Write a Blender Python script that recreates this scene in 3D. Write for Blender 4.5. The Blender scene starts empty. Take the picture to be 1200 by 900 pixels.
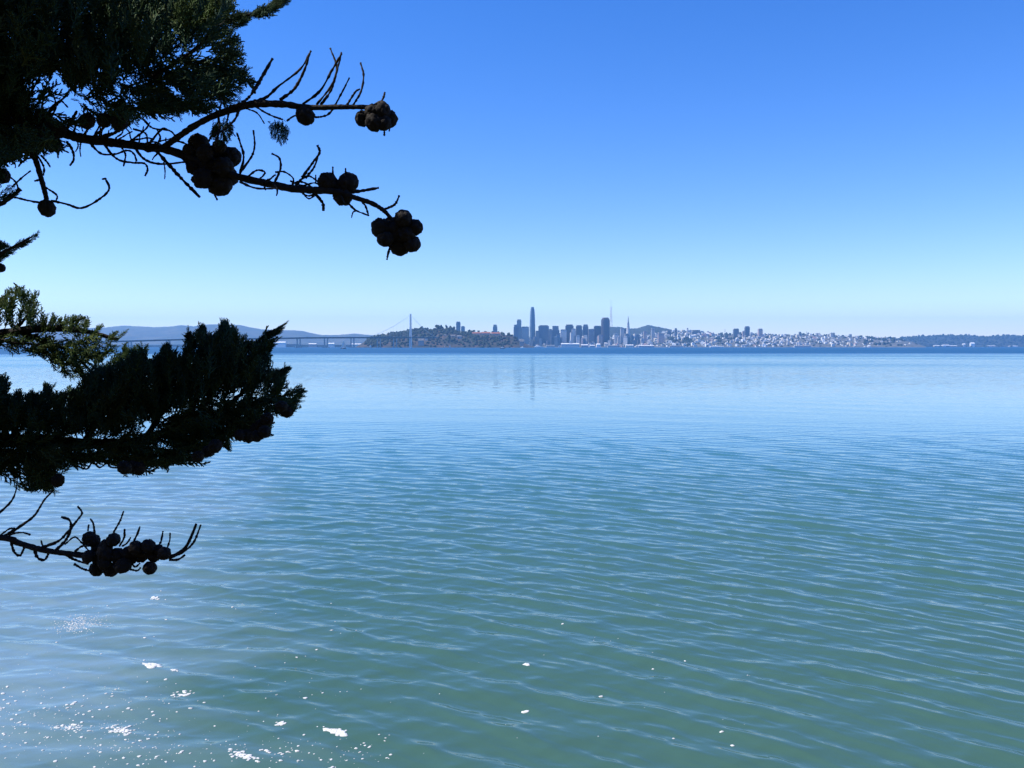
import bpy, bmesh, math, random
import numpy as np
from mathutils import Vector, Matrix
R = math.radians
rng = np.random.default_rng(7)
rnd = random.Random(11)
scene = bpy.context.scene
COL = scene.collection

# ------------------------------------------------------------------ camera
CAM = Vector((0.0, 0.0, 5.0))
F = 1000.0                                   # focal length in pixels of a 1200 px wide picture
PITCH = math.atan(43.5 / F)
cam_data = bpy.data.cameras.new('camera')
cam_data.sensor_width = 36.0
cam_data.lens = 36.0 * F / 1200.0
cam_data.clip_start = 0.05
cam_data.clip_end = 90000.0
cam = bpy.data.objects.new('camera', cam_data)
COL.objects.link(cam)
cam.location = CAM
cam.rotation_euler = (R(90) - PITCH, 0, 0)
scene.camera = cam


def at(x, y, d):
    """world point seen at photo position x, y when it stands d metres away (along +Y)"""
    cx, cy = (x - 600.0) / F, (450.0 - y) / F
    v = Vector((cx, math.cos(PITCH) + cy * math.sin(PITCH), -math.sin(PITCH) + cy * math.cos(PITCH)))
    return CAM + v * (d / v.y)


def zat(y, d):
    return at(600, y, d).z


def xat(x, d):
    return at(x, 406.5, d).x


# ------------------------------------------------------------------ helpers
def link(o, parent=None):
    COL.objects.link(o)
    if parent is not None:
        o.parent = parent
    return o


def tag(o, label=None, cat=None, group=None, kind=None):
    if label: o['label'] = label
    if cat: o['category'] = cat
    if group: o['group'] = group
    if kind: o['kind'] = kind
    return o


def empty(name, loc, rz=0.0):
    o = bpy.data.objects.new(name, None)
    o.empty_display_size = 0.2
    o.location = loc
    o.rotation_euler = (0, 0, rz)
    return link(o)


def mesh_np(name, verts, faces, mat, parent=None, smooth=False):
    """verts (n,3) array, faces (m,k) array of one polygon size, or a list of such arrays"""
    me = bpy.data.meshes.new(name)
    verts = np.asarray(verts, dtype=np.float32)
    if not isinstance(faces, list):
        faces = [faces]
    faces = [np.asarray(f, dtype=np.int32) for f in faces if len(f)]
    loops = np.concatenate([f.ravel() for f in faces])
    sizes = np.concatenate([np.full(len(f), f.shape[1], np.int32) for f in faces])
    starts = np.concatenate([[0], np.cumsum(sizes)[:-1]]).astype(np.int32)
    me.vertices.add(len(verts)); me.vertices.foreach_set('co', verts.ravel())
    me.loops.add(len(loops)); me.loops.foreach_set('vertex_index', loops)
    me.polygons.add(len(sizes)); me.polygons.foreach_set('loop_start', starts)
    me.polygons.foreach_set('loop_total', sizes)
    if smooth:
        me.polygons.foreach_set('use_smooth', np.ones(len(sizes), bool))
    me.update(calc_edges=True); me.validate()
    if mat is not None:
        for m in (mat if isinstance(mat, list) else [mat]):
            me.materials.append(m)
    o = bpy.data.objects.new(name, me)
    return link(o, parent)


class MB:
    """collects boxes, prisms and tubes, then links them as one mesh object"""
    def __init__(self):
        self.v, self.f = [], []

    def add(self, vs, fs):
        b = len(self.v)
        self.v += [tuple(v) for v in vs]
        self.f += [tuple(b + i for i in f) for f in fs]
        return self

    def box(self, x0, x1, y0, y1, z0, z1, top=1.0):
        cx, cy = (x0 + x1) / 2, (y0 + y1) / 2
        s = top
        vs = [(x0, y0, z0), (x1, y0, z0), (x1, y1, z0), (x0, y1, z0)]
        vs += [(cx + (x - cx) * s, cy + (y - cy) * s, z1) for x, y, _ in vs]
        return self.add(vs, [(3, 2, 1, 0), (4, 5, 6, 7), (0, 1, 5, 4), (1, 2, 6, 5), (2, 3, 7, 6), (3, 0, 4, 7)])

    def gable(self, x0, x1, y0, y1, z0, z1):
        ym = (y0 + y1) / 2
        vs = [(x0, y0, z0), (x1, y0, z0), (x1, y1, z0), (x0, y1, z0), (x0, ym, z1), (x1, ym, z1)]
        return self.add(vs, [(3, 2, 1, 0), (0, 1, 5, 4), (2, 3, 4, 5), (0, 4, 3), (1, 2, 5)])

    def loft(self, rings, cap=True):
        """rings: list of equal-length point loops"""
        n = len(rings[0])
        vs = [p for r in rings for p in r]
        fs = []
        for k in range(len(rings) - 1):
            for i in range(n):
                j = (i + 1) % n
                fs.append((k * n + i, k * n + j, (k + 1) * n + j, (k + 1) * n + i))
        if cap:
            fs.append(tuple(range(n - 1, -1, -1)))
            fs.append(tuple((len(rings) - 1) * n + i for i in range(n)))
        return self.add(vs, fs)

    def bar(self, a, b, r0, r1=None, n=6):
        a, b = Vector(a), Vector(b)
        r1 = r0 if r1 is None else r1
        t = (b - a).normalized()
        u = t.orthogonal().normalized(); w = t.cross(u)
        ring = lambda c, r: [c + (u * math.cos(2 * math.pi * i / n) + w * math.sin(2 * math.pi * i / n)) * r for i in range(n)]
        return self.loft([ring(a, r0), ring(b, r1)])

    def build(self, name, mat, parent=None, smooth=False):
        me = bpy.data.meshes.new(name)
        me.from_pydata([tuple(v) for v in self.v], [], self.f)
        me.update()
        if smooth:
            me.polygons.foreach_set('use_smooth', np.ones(len(me.polygons), bool))
        if mat is not None:
            me.materials.append(mat)
        return link(bpy.data.objects.new(name, me), parent)


# ------------------------------------------------------------------ materials
def new_mat(name):
    m = bpy.data.materials.new(name)
    m.use_nodes = True
    nt = m.node_tree
    nt.nodes.clear()
    out = nt.nodes.new('ShaderNodeOutputMaterial')
    return m, nt, out


def N(nt, typ, **kw):
    n = nt.nodes.new(typ)
    for k, v in kw.items():
        if k.startswith('i_'):
            n.inputs[k[2:].replace('_', ' ')].default_value = v
        else:
            setattr(n, k, v)
    return n


def noisy_mat(name, col_a, col_b, scale, rough=0.8, bump=0.0, detail=4.0, coords='Object', spec=0.3):
    m, nt, out = new_mat(name)
    L = nt.links.new
    tc = N(nt, 'ShaderNodeTexCoord')
    no = N(nt, 'ShaderNodeTexNoise', i_Scale=scale, i_Detail=detail, i_Roughness=0.6)
    L(tc.outputs[coords], no.inputs['Vector'])
    cr = N(nt, 'ShaderNodeValToRGB')
    cr.color_ramp.elements[0].position = 0.35
    cr.color_ramp.elements[1].position = 0.65
    cr.color_ramp.elements[0].color = (*col_a, 1)
    cr.color_ramp.elements[1].color = (*col_b, 1)
    L(no.outputs['Fac'], cr.inputs['Fac'])
    p = N(nt, 'ShaderNodeBsdfPrincipled')
    p.inputs['Roughness'].default_value = rough
    p.inputs['Specular IOR Level'].default_value = spec
    L(cr.outputs['Color'], p.inputs['Base Color'])
    if bump:
        b = N(nt, 'ShaderNodeBump', i_Strength=bump, i_Distance=0.02)
        L(no.outputs['Fac'], b.inputs['Height'])
        L(b.outputs['Normal'], p.inputs['Normal'])
    L(p.outputs[0], out.inputs['Surface'])
    return m


# ------------------------------------------------------------------ light and air
SUN_AZ = R(-94)        # measured from +Y (view direction), negative = left
SUN_EL = R(52)
to_sun = Vector((math.sin(SUN_AZ) * math.cos(SUN_EL), math.cos(SUN_AZ) * math.cos(SUN_EL), math.sin(SUN_EL)))
world = bpy.data.worlds.new('World')
scene.world = world
world.use_nodes = True
wn = world.node_tree
wn.nodes.clear()
sky = N(wn, 'ShaderNodeTexSky', sky_type='NISHITA', sun_disc=False, sun_elevation=SUN_EL, sun_rotation=SUN_AZ,
        altitude=0.0, air_density=1.0, dust_density=0.0, ozone_density=4.0)
hsv = N(wn, 'ShaderNodeHueSaturation', i_Saturation=1.33, i_Hue=0.511, i_Value=1.0)
bg = N(wn, 'ShaderNodeBackground', i_Strength=0.12)
wo = N(wn, 'ShaderNodeOutputWorld')
wn.links.new(sky.outputs[0], hsv.inputs['Color'])
tint = N(wn, 'ShaderNodeMix', data_type='RGBA', blend_type='MULTIPLY')
tint.inputs['Factor'].default_value = 1.0
tint.inputs['B'].default_value = (1.0, 0.98, 1.14, 1)
wn.links.new(hsv.outputs[0], tint.inputs['A'])
wn.links.new(tint.outputs['Result'], bg.inputs['Color'])
wn.links.new(bg.outputs[0], wo.inputs['Surface'])
sd = bpy.data.lights.new('sun', 'SUN')
sd.energy = 4.8
sd.angle = R(0.53)
sd.color = (1.0, 0.94, 0.85)
sun = bpy.data.objects.new('sun', sd)
COL.objects.link(sun)
sun.rotation_euler = (-to_sun).to_track_quat('-Z', 'Y').to_euler()
sun.location = (-20, 20, 60)

scene.view_settings.view_transform = 'Standard'
scene.view_settings.look = 'None'
scene.view_settings.gamma = 1.0
scene.view_settings.exposure = 0.58
cy = scene.cycles
cy.use_denoising = True
cy.denoiser = 'OPENIMAGEDENOISE'
cy.max_bounces = 6
cy.diffuse_bounces = 2
cy.glossy_bounces = 3
cy.transmission_bounces = 3
cy.volume_bounces = 1
cy.transparent_max_bounces = 6
cy.sample_clamp_indirect = 4.0
cy.caustics_reflective = False
cy.caustics_refractive = False

# the sea air, round everything
hz_mat, nt, out = new_mat('sea_haze')
pv = N(nt, 'ShaderNodeVolumePrincipled')
pv.inputs['Color'].default_value = (0.25, 0.58, 1.0, 1)
pv.inputs['Density'].default_value = 4.0e-5
pv.inputs['Anisotropy'].default_value = 0.2
nt.links.new(pv.outputs[0], out.inputs['Volume'])
HZ = MB().box(-26000, 26000, -600, 20500, -16, 700).build('haze', hz_mat)
tag(HZ, 'thin blue sea haze over the bay', 'haze', kind='stuff')
# ------------------------------------------------------------------ the bay
def logcosh(x):
    a = np.abs(x)
    return a + np.log1p(np.exp(-2 * a)) - math.log(2)


def wave_height(X, Y, dmin):
    """sum of crested wave trains; dmin is the local grid spacing, trains it cannot carry are dropped"""
    r = np.random.default_rng(3)
    Hh = np.zeros_like(X)
    # the trains bend as they come in to the shore: crests slant more to the right of the view
    S = 0.50 * X + 0.30 * 9 * logcosh(X / 9)
    # slow wandering of the crests
    wob = 0.35 * np.sin(0.23 * X + 0.31 * Y) + 0.28 * np.sin(-0.41 * X + 0.17 * Y + 1.3) + 0.16 * np.sin(0.9 * X - 0.5 * Y + 0.4)
    trains = []
    for i in range(14):
        lam = 0.55 * (1.40 / 0.55) ** (i / 13.0) * r.uniform(0.92, 1.08)
        trains.append((lam, r.normal(0, 0.30), 0.0160 * lam * r.uniform(0.5, 1.0) * (1.35 if 0.85 < lam < 1.2 else 0.75), 1.0))
    for i in range(26):
        lam = 0.24 * (0.75 / 0.24) ** (i / 25.0) * r.uniform(0.92, 1.08)
        trains.append((lam, r.normal(0.0, 0.42), 0.0066 * lam * r.uniform(0.5, 1.0), 1.0))
    for i in range(9):                        # a cross sea
        lam = r.uniform(0.3, 1.0)
        trains.append((lam, r.normal(-0.75, 0.3), 0.0050 * lam * r.uniform(0.5, 1.0), 0.3))
    for i in range(6):                        # long low swell
        lam = r.uniform(2.5, 12.0)
        trains.append((lam, r.normal(0.0, 0.3), 0.0012 * lam * r.uniform(0.5, 1.0), 0.6))
    for lam, tilt, a, bend in trains:
        k = 2 * math.pi / lam
        c, s = math.cos(tilt), math.sin(tilt)
        U = (Y + bend * S) * c + X * s
        V = X * c - Y * s
        ph = k * U + r.uniform(0, 6.28) + min(2.2, 0.9 / lam) * wob
        # wave groups: each train comes and goes along and across
        g = 0.55 + 0.45 * np.sin(k * 0.16 * U + k * 0.22 * V + r.uniform(0, 6.28)) * np.sin(k * 0.11 * V - k * 0.07 * U + r.uniform(0, 6.28))
        w = np.exp(1.7 * (np.cos(ph) - 1)) - 0.39
        fade = np.clip((lam / np.maximum(dmin, 1e-6) - 2.6) / 3.5, 0, 1)
        Hh += 1.38 * a * g * w * fade * (1 - 0.35 * np.clip((Y - 18) / 40, 0, 1))
    return Hh


def build_water():
    pxrow = 5.0 * 853
    ys = [4.0]
    while ys[-1] < 19000:
        d = ys[-1]
        step = 0.05 if d < 8.5 else (0.42 * d * d / pxrow if d < 140 else max(0.42 * 140 * 140 / pxrow, d * 0.045))
        ys.append(d + step)
    ys = np.array(ys)
    nc = 1150
    t = np.linspace(-1, 1, nc)
    half = np.maximum(0.78 * ys + 2.5, 0) * np.where(ys > 300, 1.0 + np.clip((ys - 300) / 3000, 0, 1) * 0.5, 1.0)
    X = t[None, :] * half[:, None]
    Y = np.repeat(ys[:, None], nc, 1)
    dy = np.gradient(ys)[:, None] + 0 * X
    dx = (2 * half / (nc - 1))[:, None] + 0 * X
    near = ys < 900
    Z = np.zeros_like(X)
    Z[near] = wave_height(X[near], Y[near], np.maximum(dy, dx)[near])
    # nearly flat where the grid gets coarse
    V = np.stack([X, Y, Z], -1).reshape(-1, 3)
    nr = len(ys)
    idx = np.arange(nr * nc).reshape(nr, nc)
    f = np.stack([idx[:-1, :-1], idx[:-1, 1:], idx[1:, 1:], idx[1:, :-1]], -1).reshape(-1, 4)
    print('water', V.shape)
    m, nt, out = new_mat('bay_water')
    L = nt.links.new
    geo = N(nt, 'ShaderNodeNewGeometry')
    sep = N(nt, 'ShaderNodeSeparateXYZ'); L(geo.outputs['Position'], sep.inputs[0])

    def math_(op, a, b=None, c=None):
        n = N(nt, 'ShaderNodeMath', operation=op)
        for i, v in enumerate((a, b, c)):
            if v is None: continue
            if hasattr(v, 'links'): L(v, n.inputs[i])
            else: n.inputs[i].default_value = v
        return n.outputs[0]

    def mapr(v, a, b, c, d, smooth=True):
        n = N(nt, 'ShaderNodeMapRange', interpolation_type='SMOOTHSTEP' if smooth else 'LINEAR')
        L(v, n.inputs[0])
        for i, x in zip((1, 2, 3, 4), (a, b, c, d)):
            n.inputs[i].default_value = x
        return n.outputs[0]

    def noise(scale, sx=1.0, sy=1.0, detail=2.0, rot=0.0, rough=0.5):
        mp = N(nt, 'ShaderNodeMapping')
        mp.inputs['Rotation'].default_value = (0, 0, rot)
        mp.inputs['Scale'].default_value = (sx, sy, 1)
        L(geo.outputs['Position'], mp.inputs['Vector'])
        n = N(nt, 'ShaderNodeTexNoise', i_Scale=scale, i_Detail=detail, i_Roughness=rough)
        L(mp.outputs[0], n.inputs['Vector'])
        return n

    Yv = sep.outputs['Y']
    # wind on the water: a ruffled dark band far out, smooth patches nearer
    wob = noise(0.0012, 1.0, 0.4, 3.0)
    edge = math_('MULTIPLY_ADD', wob.outputs['Fac'], 500.0, Yv)
    far_band = mapr(edge, 800, 960, 0.0, 1.0)
    far_gap = mapr(noise(0.0010, 0.35, 1.6, 2.0).outputs['Fac'], 0.60, 0.66, 0.0, 1.0)
    band = math_('MULTIPLY', far_band, math_('SUBTRACT', 1.0, math_('MULTIPLY', far_gap, 0.5)))
    gust = mapr(noise(0.012, 0.4, 1.0, 3.0).outputs['Fac'], 0.35, 0.68, 0.0, 1.0)
    # slopes of the ripples too fine for the mesh
    mid = mapr(Yv, 40, 260, 0.0, 1.0)
    n1 = noise(1.1, 0.8, 1.2, 3.0, 0.5)
    n2 = noise(5.0, 1.0, 1.3, 2.0, 0.4)
    def slope(nz, amp):
        s = N(nt, 'ShaderNodeVectorMath', operation='SUBTRACT'); L(nz.outputs['Color'], s.inputs[0]); s.inputs[1].default_value = (0.5, 0.5, 0.5)
        k = N(nt, 'ShaderNodeVectorMath', operation='SCALE'); L(s.outputs[0], k.inputs[0])
        if hasattr(amp, 'links'): L(amp, k.inputs['Scale'])
        else: k.inputs['Scale'].default_value = amp
        return k.outputs[0]
    amp1 = math_('MULTIPLY', mid, math_('MULTIPLY_ADD', gust, MID_GUST, MID_BASE))
    a = N(nt, 'ShaderNodeVectorMath', operation='ADD'); L(slope(n1, amp1), a.inputs[0]); L(slope(n2, FINE_AMP), a.inputs[1])
    fl = N(nt, 'ShaderNodeVectorMath', operation='MULTIPLY'); L(a.outputs[0], fl.inputs[0]); fl.inputs[1].default_value = (1, 1, 0)
    ad = N(nt, 'ShaderNodeVectorMath', operation='ADD'); L(fl.outputs[0], ad.inputs[0]); L(geo.outputs['Normal'], ad.inputs[1])
    nrm = N(nt, 'ShaderNodeVectorMath', operation='NORMALIZE'); L(ad.outputs[0], nrm.inputs[0])
    p = N(nt, 'ShaderNodeBsdfPrincipled')
    p.inputs['IOR'].default_value = 1.333
    # silty green-blue water, greener in the shallows by the bank
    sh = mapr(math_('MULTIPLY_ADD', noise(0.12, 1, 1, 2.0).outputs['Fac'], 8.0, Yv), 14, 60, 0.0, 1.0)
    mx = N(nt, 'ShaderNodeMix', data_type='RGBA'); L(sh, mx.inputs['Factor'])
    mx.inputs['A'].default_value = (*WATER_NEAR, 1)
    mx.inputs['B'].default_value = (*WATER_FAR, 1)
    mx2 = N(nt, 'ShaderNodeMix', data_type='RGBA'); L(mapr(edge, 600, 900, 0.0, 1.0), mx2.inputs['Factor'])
    L(mx.outputs['Result'], mx2.inputs['A']); mx2.inputs['B'].default_value = (0.014, 0.085, 0.19, 1)   # bluer base colour standing in for sky reflected by the ruffled band
    # pale sheen on the water at the left, painted into the base colour
    sheen = math_('MULTIPLY', mapr(math_('MULTIPLY_ADD', noise(0.35, 0.5, 1.6, 4.0).outputs['Fac'], 7.0, math_('ADD', sep.outputs['X'], math_('MULTIPLY', Yv, 0.22))), 3.5, -1.5, 0.0, 1.0), mapr(Yv, 55, 18, 0.0, 1.0))
    sheen = math_('MULTIPLY', sheen, math_('MULTIPLY_ADD', noise(1.3, 0.4, 1.8, 4.0, 0.3).outputs['Fac'], 1.5, 0.15))
    mx3 = N(nt, 'ShaderNodeMix', data_type='RGBA'); L(sheen, mx3.inputs['Factor'])
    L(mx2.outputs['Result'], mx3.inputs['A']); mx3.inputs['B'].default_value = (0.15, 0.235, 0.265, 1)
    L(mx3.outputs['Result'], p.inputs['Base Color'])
    rough = math_('ADD', math_('ADD', math_('MULTIPLY_ADD', mid, math_('MULTIPLY_ADD', gust, 0.10, 0.06), 0.055), math_('MULTIPLY', mapr(Yv, 300, 650, 0.0, 1.0), 0.10)), math_('MULTIPLY', band, BAND_ROUGH))
    L(rough, p.inputs['Roughness'])
    L(nrm.outputs[0], p.inputs['Normal'])
    L(p.outputs[0], out.inputs['Surface'])
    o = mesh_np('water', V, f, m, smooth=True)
    tag(o, 'rippled blue-green bay water', None, kind='structure')
    return o


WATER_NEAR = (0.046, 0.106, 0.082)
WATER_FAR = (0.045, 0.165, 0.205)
MID_BASE, MID_GUST, BAND_ROUGH, FINE_AMP = 0.30, 0.35, 0.34, 0.045
build_water()


# ------------------------------------------------------------------ land across the bay
M = {}
M['far_hill'] = noisy_mat('dry_scrub_hill', (0.045, 0.055, 0.035), (0.10, 0.095, 0.06), 0.004, 0.95, coords='Object')
M['hill'] = noisy_mat('wooded_hill', (0.016, 0.028, 0.020), (0.045, 0.050, 0.035), 0.012, 0.95)
M['city_ground'] = noisy_mat('city_slope', (0.05, 0.06, 0.045), (0.17, 0.16, 0.14), 0.02, 0.95)
M['island_slope'] = noisy_mat('bare_island_slope', (0.020, 0.030, 0.022), (0.085, 0.062, 0.048), 0.016, 0.95)
M['wood'] = noisy_mat('tree_foliage_far', (0.010, 0.020, 0.012), (0.030, 0.040, 0.020), 0.06, 0.9)
M['bank'] = noisy_mat('earth_bank', (0.020, 0.026, 0.014), (0.075, 0.065, 0.04), 1.8, 0.95, bump=0.6)


def interp(prof, x):
    p = np.array(prof, float)
    return np.interp(x, p[:, 0], p[:, 1])


def hill(name, prof, d0, d1, d2, mat, rough=0.0, n=260, m=14, seed=1):
    """land that climbs from a shore d0 metres out to the skyline prof (photo x, y) standing d1 metres out"""
    r = np.random.default_rng(seed)
    xs = np.linspace(prof[0][0], prof[-1][0], n)
    top = np.array([zat(y, d1) for y in interp(prof, xs)])
    V = []
    ts = list(np.linspace(0, 1, m)) + [1.35, 1.7, 2.0]
    for t in ts:
        d = d0 + (d1 - d0) * t if t <= 1 else d1 + (d2 - d1) * (t - 1)
        s = (1 - (1 - t) ** 2) * 0.6 + 0.4 * t if t <= 1 else max(0.0, 1 - (t - 1) ** 1.5)
        nz = 1 + rough * (r.normal(size=n)) * (0.15 < t)
        for i, x in enumerate(xs):
            V.append((xat(x, d), d, -1.0 if t == 0 or t == 2.0 else max(0.6, top[i] * s * nz[i]) if t < 1 else top[i] * s * (nz[i] * .5 + .5) - 0.5))
    V = np.array(V)
    k = len(ts)
    idx = np.arange(k * n).reshape(k, n)
    f = np.stack([idx[:-1, :-1], idx[:-1, 1:], idx[1:, 1:], idx[1:, :-1]], -1).reshape(-1, 4)
    o = mesh_np(name, V, f, mat, smooth=True)
    tag(o, None, None, kind='structure')

    def height(x, t):
        s = (1 - (1 - t) ** 2) * 0.6 + 0.4 * t
        return float(np.interp(x, xs, top)) * s
    return o, height


LEFT = [(-160, 392), (-60, 389), (0, 387.5), (60, 386), (100, 384.6), (120, 384), (143, 381.7), (160, 382.2), (180, 383.3), (197, 383), (212, 380.9),
        (227, 382.4), (245, 380), (262, 380), (283, 381), (292, 383.2), (307, 385.8), (330, 386.7), (345, 387), (357, 388.3), (367, 390.8),
        (378, 392.6), (397, 392.5), (415, 390.8), (432, 392.5), (448, 393), (520, 396), (600, 399)]
hill('hills', LEFT, 13500, 16500, 19000, M['far_hill'], 0.01, seed=2)
RIGHT = [(985, 400), (1020, 397.5), (1050, 396.5), (1062, 395), (1085, 393.8), (1107, 392.6), (1125, 392.6), (1143, 393.2), (1147, 395), (1168, 393.3), (1185, 393.3), (1200, 394),
         (1240, 392.5), (1290, 395), (1360, 396)]
_, h_right = hill('hills.001', RIGHT, 11800, 13400, 15500, M['hill'], 0.03, seed=3)
BACK = [(560, 402), (600, 397), (640, 393), (670, 388), (690, 386), (700, 384.5), (716, 383), (726, 383.2), (736, 385.2), (747, 384.6), (759, 380.7), (770, 382.6), (783, 385.4),
        (800, 388.5), (823, 391), (841, 394), (900, 397), (960, 400)]
hill('hills.002', BACK, 9300, 11200, 12500, M['hill'], 0.015, seed=4)
CITY = [(588, 406), (600, 403), (620, 399), (640, 397), (660, 397.5), (700, 396.5), (730, 394.5), (760, 392), (776, 390), (790, 388.6), (806, 388.8), (815, 389), (823, 390), (841, 393),
        (850, 391.6), (870, 391.4), (900, 392.4), (930, 393), (945, 391.8), (960, 393), (1000, 394.5), (1030, 395.2), (1050, 397.5), (1070, 401), (1085, 406.3)]
D0, D1 = 8000.0, 9500.0
_, h_city = hill('city_slope', CITY, D0, D1, 10500, M['city_ground'], 0.02, seed=5)
ISLAND = [(418, 405.8), (428, 400), (440, 394), (457, 391), (470, 389.5), (482, 387), (494, 385.5), (501, 386), (509, 387), (517, 385), (529, 385), (540, 390), (549, 389.5), (560, 389.5),
          (587, 391.5), (602, 394.5), (611, 400.5), (617, 403.5), (626, 406)]
I0, I1 = 5450.0, 5800.0
_, h_isl = hill('island', ISLAND, I0, I1, 6300, M['island_slope'], 0.03, seed=6)

# low shore seen under the bridge
sh_ = MB()
SHORE = [(120, 404.6), (200, 404.2), (260, 403.2), (300, 402.6), (325, 403.2), (345, 404.3), (400, 404.0), (430, 404.3)]
for (xa, ya), (xb, yb) in zip(SHORE[:-1], SHORE[1:]):
    sh_.box(xat(xa, 9000), xat(xb, 9000) - 0.5, 9000, 9900, -1, zat((ya + yb) / 2, 9000), 1.0)
tag(sh_.build('far_shore', M['city_ground']), kind='structure')


# woods that read as one mass: clumps of crowns
def clump_mesh(points, name, mat, label, seed):
    r = np.random.default_rng(seed)
    bm = bmesh.new(); bmesh.ops.create_icosphere(bm, subdivisions=2, radius=1.0)
    base = np.array([v.co[:] for v in bm.verts]); fc = np.array([[v.index for v in f.verts] for f in bm.faces]); bm.free()
    V, Fc = [], []
    for (x, y, z, s) in points:
        k = 1 + 0.28 * r.normal(size=(len(base), 1))
        v = base * k * np.array([s * r.uniform(0.8, 1.3), s * r.uniform(0.8, 1.3), s * r.uniform(0.8, 1.35)])
        Fc.append(fc + len(V) * len(base)); V.append(v + np.array([x, y, z]))
    o = mesh_np(name, np.concatenate(V), np.concatenate(Fc), mat)
    return tag(o, label, 'trees', kind='stuff')


pts = []
for i in range(950):
    x = rnd.uniform(428, 606); t = rnd.random() ** 0.7
    if 553 < x < 588 and 0.6 < t: t *= 0.6
    if 488 < x < 500 and t < 0.35: continue
    if (556 < x < 602 and .35 < t < .95 and rnd.random() < .55) or (512 < x < 545 and .3 < t < .6 and rnd.random() < .6): continue
    if x > 598 and rnd.random() < .6: continue
    d = I0 + (I1 - I0) * t
    pts.append((xat(x, d), d, h_isl(x, t) + 2.5, rnd.uniform(4.5, 9.5)))
for x, y in ((478, 385.5), (487, 384.2), (494, 382.8), (501, 384.2), (508, 385.5), (511.5, 381.2), (514, 381.6), (517, 381), (523, 381.6), (528, 382.8), (532, 383), (550, 387), (555, 387), (561, 387.2), (569, 387.8), (577, 388.2), (584, 388.4), (590, 389.6), (596, 390.2), (600, 392)):
    p = at(x, y + 1.2, I1 - 15); pts.append((p.x, p.y, p.z, rnd.uniform(7, 10)))
clump_mesh(pts, 'island_woods', M['wood'], 'dark wood covering the island behind the bridge tower', 5)
pts = []
for i in range(700):
    x = rnd.triangular(600, 1075, 840); t = rnd.random()
    d = D0 + 40 + (D1 - D0) * t
    pts.append((xat(x, d), d, h_city(x, t) + 4, rnd.uniform(6, 13)))
for i in range(110):
    x = rnd.choice([rnd.uniform(838, 872), rnd.uniform(785, 812), rnd.uniform(1010, 1060)]); t = rnd.uniform(0.03, 0.35) if x < 815 else rnd.uniform(.1, 1)
    d = D0 + (D1 - D0) * t
    pts.append((xat(x, d), d, h_city(x, t) + 6, rnd.uniform(9, 16)))
clump_mesh(pts, 'city_trees', M['wood'], 'dark trees scattered between the houses of the city slope', 6)
pts = []
for i in range(900):
    x = rnd.uniform(1040, 1340); t = rnd.random()
    d = 11800 + 1600 * t
    pts.append((xat(x, d), d, h_right(x, t) + 3, rnd.uniform(9, 18)))
clump_mesh(pts, 'headland_woods', M['wood'], 'dark woods on the low headland beyond the city', 7)

# the bank the photograph was taken from
nx, ny = 90, 70
xs = np.linspace(-40, 40, nx); ys_ = np.linspace(-40, 8.6, ny)
XX, YY = np.meshgrid(xs, ys_)
prof_y = [-40, -18, -10, -5, -2.2, 0, 1.5, 3.0, 5.0, 6.6, 7.6, 8.6]
prof_z = [26.0, 21.0, 13.5, 7.0, 3.9, 3.38, 3.05, 2.3, 1.2, 0.35, -0.25, -0.9]  # steep rise behind the camera added to cut skylight on the tree
ZZ = np.interp(YY, prof_y, prof_z) + 0.10 * np.sin(1.7 * XX + 0.6 * YY) * np.cos(1.1 * YY - 0.5 * XX) + rng.normal(0, 0.03, XX.shape)
idx = np.arange(nx * ny).reshape(ny, nx)
tag(mesh_np('bank', np.stack([XX, YY, ZZ], -1).reshape(-1, 3), np.stack([idx[:-1, :-1], idx[:-1, 1:], idx[1:, 1:], idx[1:, :-1]], -1).reshape(-1, 4), M['bank'], smooth=True), kind='structure')
# ------------------------------------------------------------------ buildings, bridge, boats
def facade(name, wall, glass, sx, sz, rough=0.6, dark=0.5):
    """storeys and window bays as pattern in the wall; sx, sz are the bay and storey sizes in metres"""
    m, nt, out = new_mat(name)
    L = nt.links.new
    tc = N(nt, 'ShaderNodeTexCoord')
    sep = N(nt, 'ShaderNodeSeparateXYZ'); L(tc.outputs['Object'], sep.inputs[0])
    ad = N(nt, 'ShaderNodeMath', operation='ADD'); L(sep.outputs['X'], ad.inputs[0]); L(sep.outputs['Y'], ad.inputs[1])
    masks = []
    for src, size, duty in ((ad.outputs[0], sx, 0.55), (sep.outputs['Z'], sz, 0.5)):
        d = N(nt, 'ShaderNodeMath', operation='DIVIDE'); L(src, d.inputs[0]); d.inputs[1].default_value = size
        fr = N(nt, 'ShaderNodeMath', operation='FRACT'); L(d.outputs[0], fr.inputs[0])
        g = N(nt, 'ShaderNodeMath', operation='LESS_THAN'); L(fr.outputs[0], g.inputs[0]); g.inputs[1].default_value = duty
        masks.append(g.outputs[0])
    mu = N(nt, 'ShaderNodeMath', operation='MULTIPLY'); L(masks[0], mu.inputs[0]); L(masks[1], mu.inputs[1])
    oi = N(nt, 'ShaderNodeObjectInfo')
    hv = N(nt, 'ShaderNodeHueSaturation'); hv.inputs['Color'].default_value = (*wall, 1)
    mr = N(nt, 'ShaderNodeMapRange'); L(oi.outputs['Random'], mr.inputs[0]); mr.inputs[3].default_value = 0.8; mr.inputs[4].default_value = 1.15
    L(mr.outputs[0], hv.inputs['Value'])
    mx = N(nt, 'ShaderNodeMix', data_type='RGBA'); L(mu.outputs[0], mx.inputs['Factor'])
    L(hv.outputs[0], mx.inputs['A']); mx.inputs['B'].default_value = (*glass, 1)
    p = N(nt, 'ShaderNodeBsdfPrincipled'); L(mx.outputs['Result'], p.inputs['Base Color'])
    p.inputs['Roughness'].default_value = rough
    L(p.outputs[0], out.inputs['Surface'])
    return m


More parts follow.
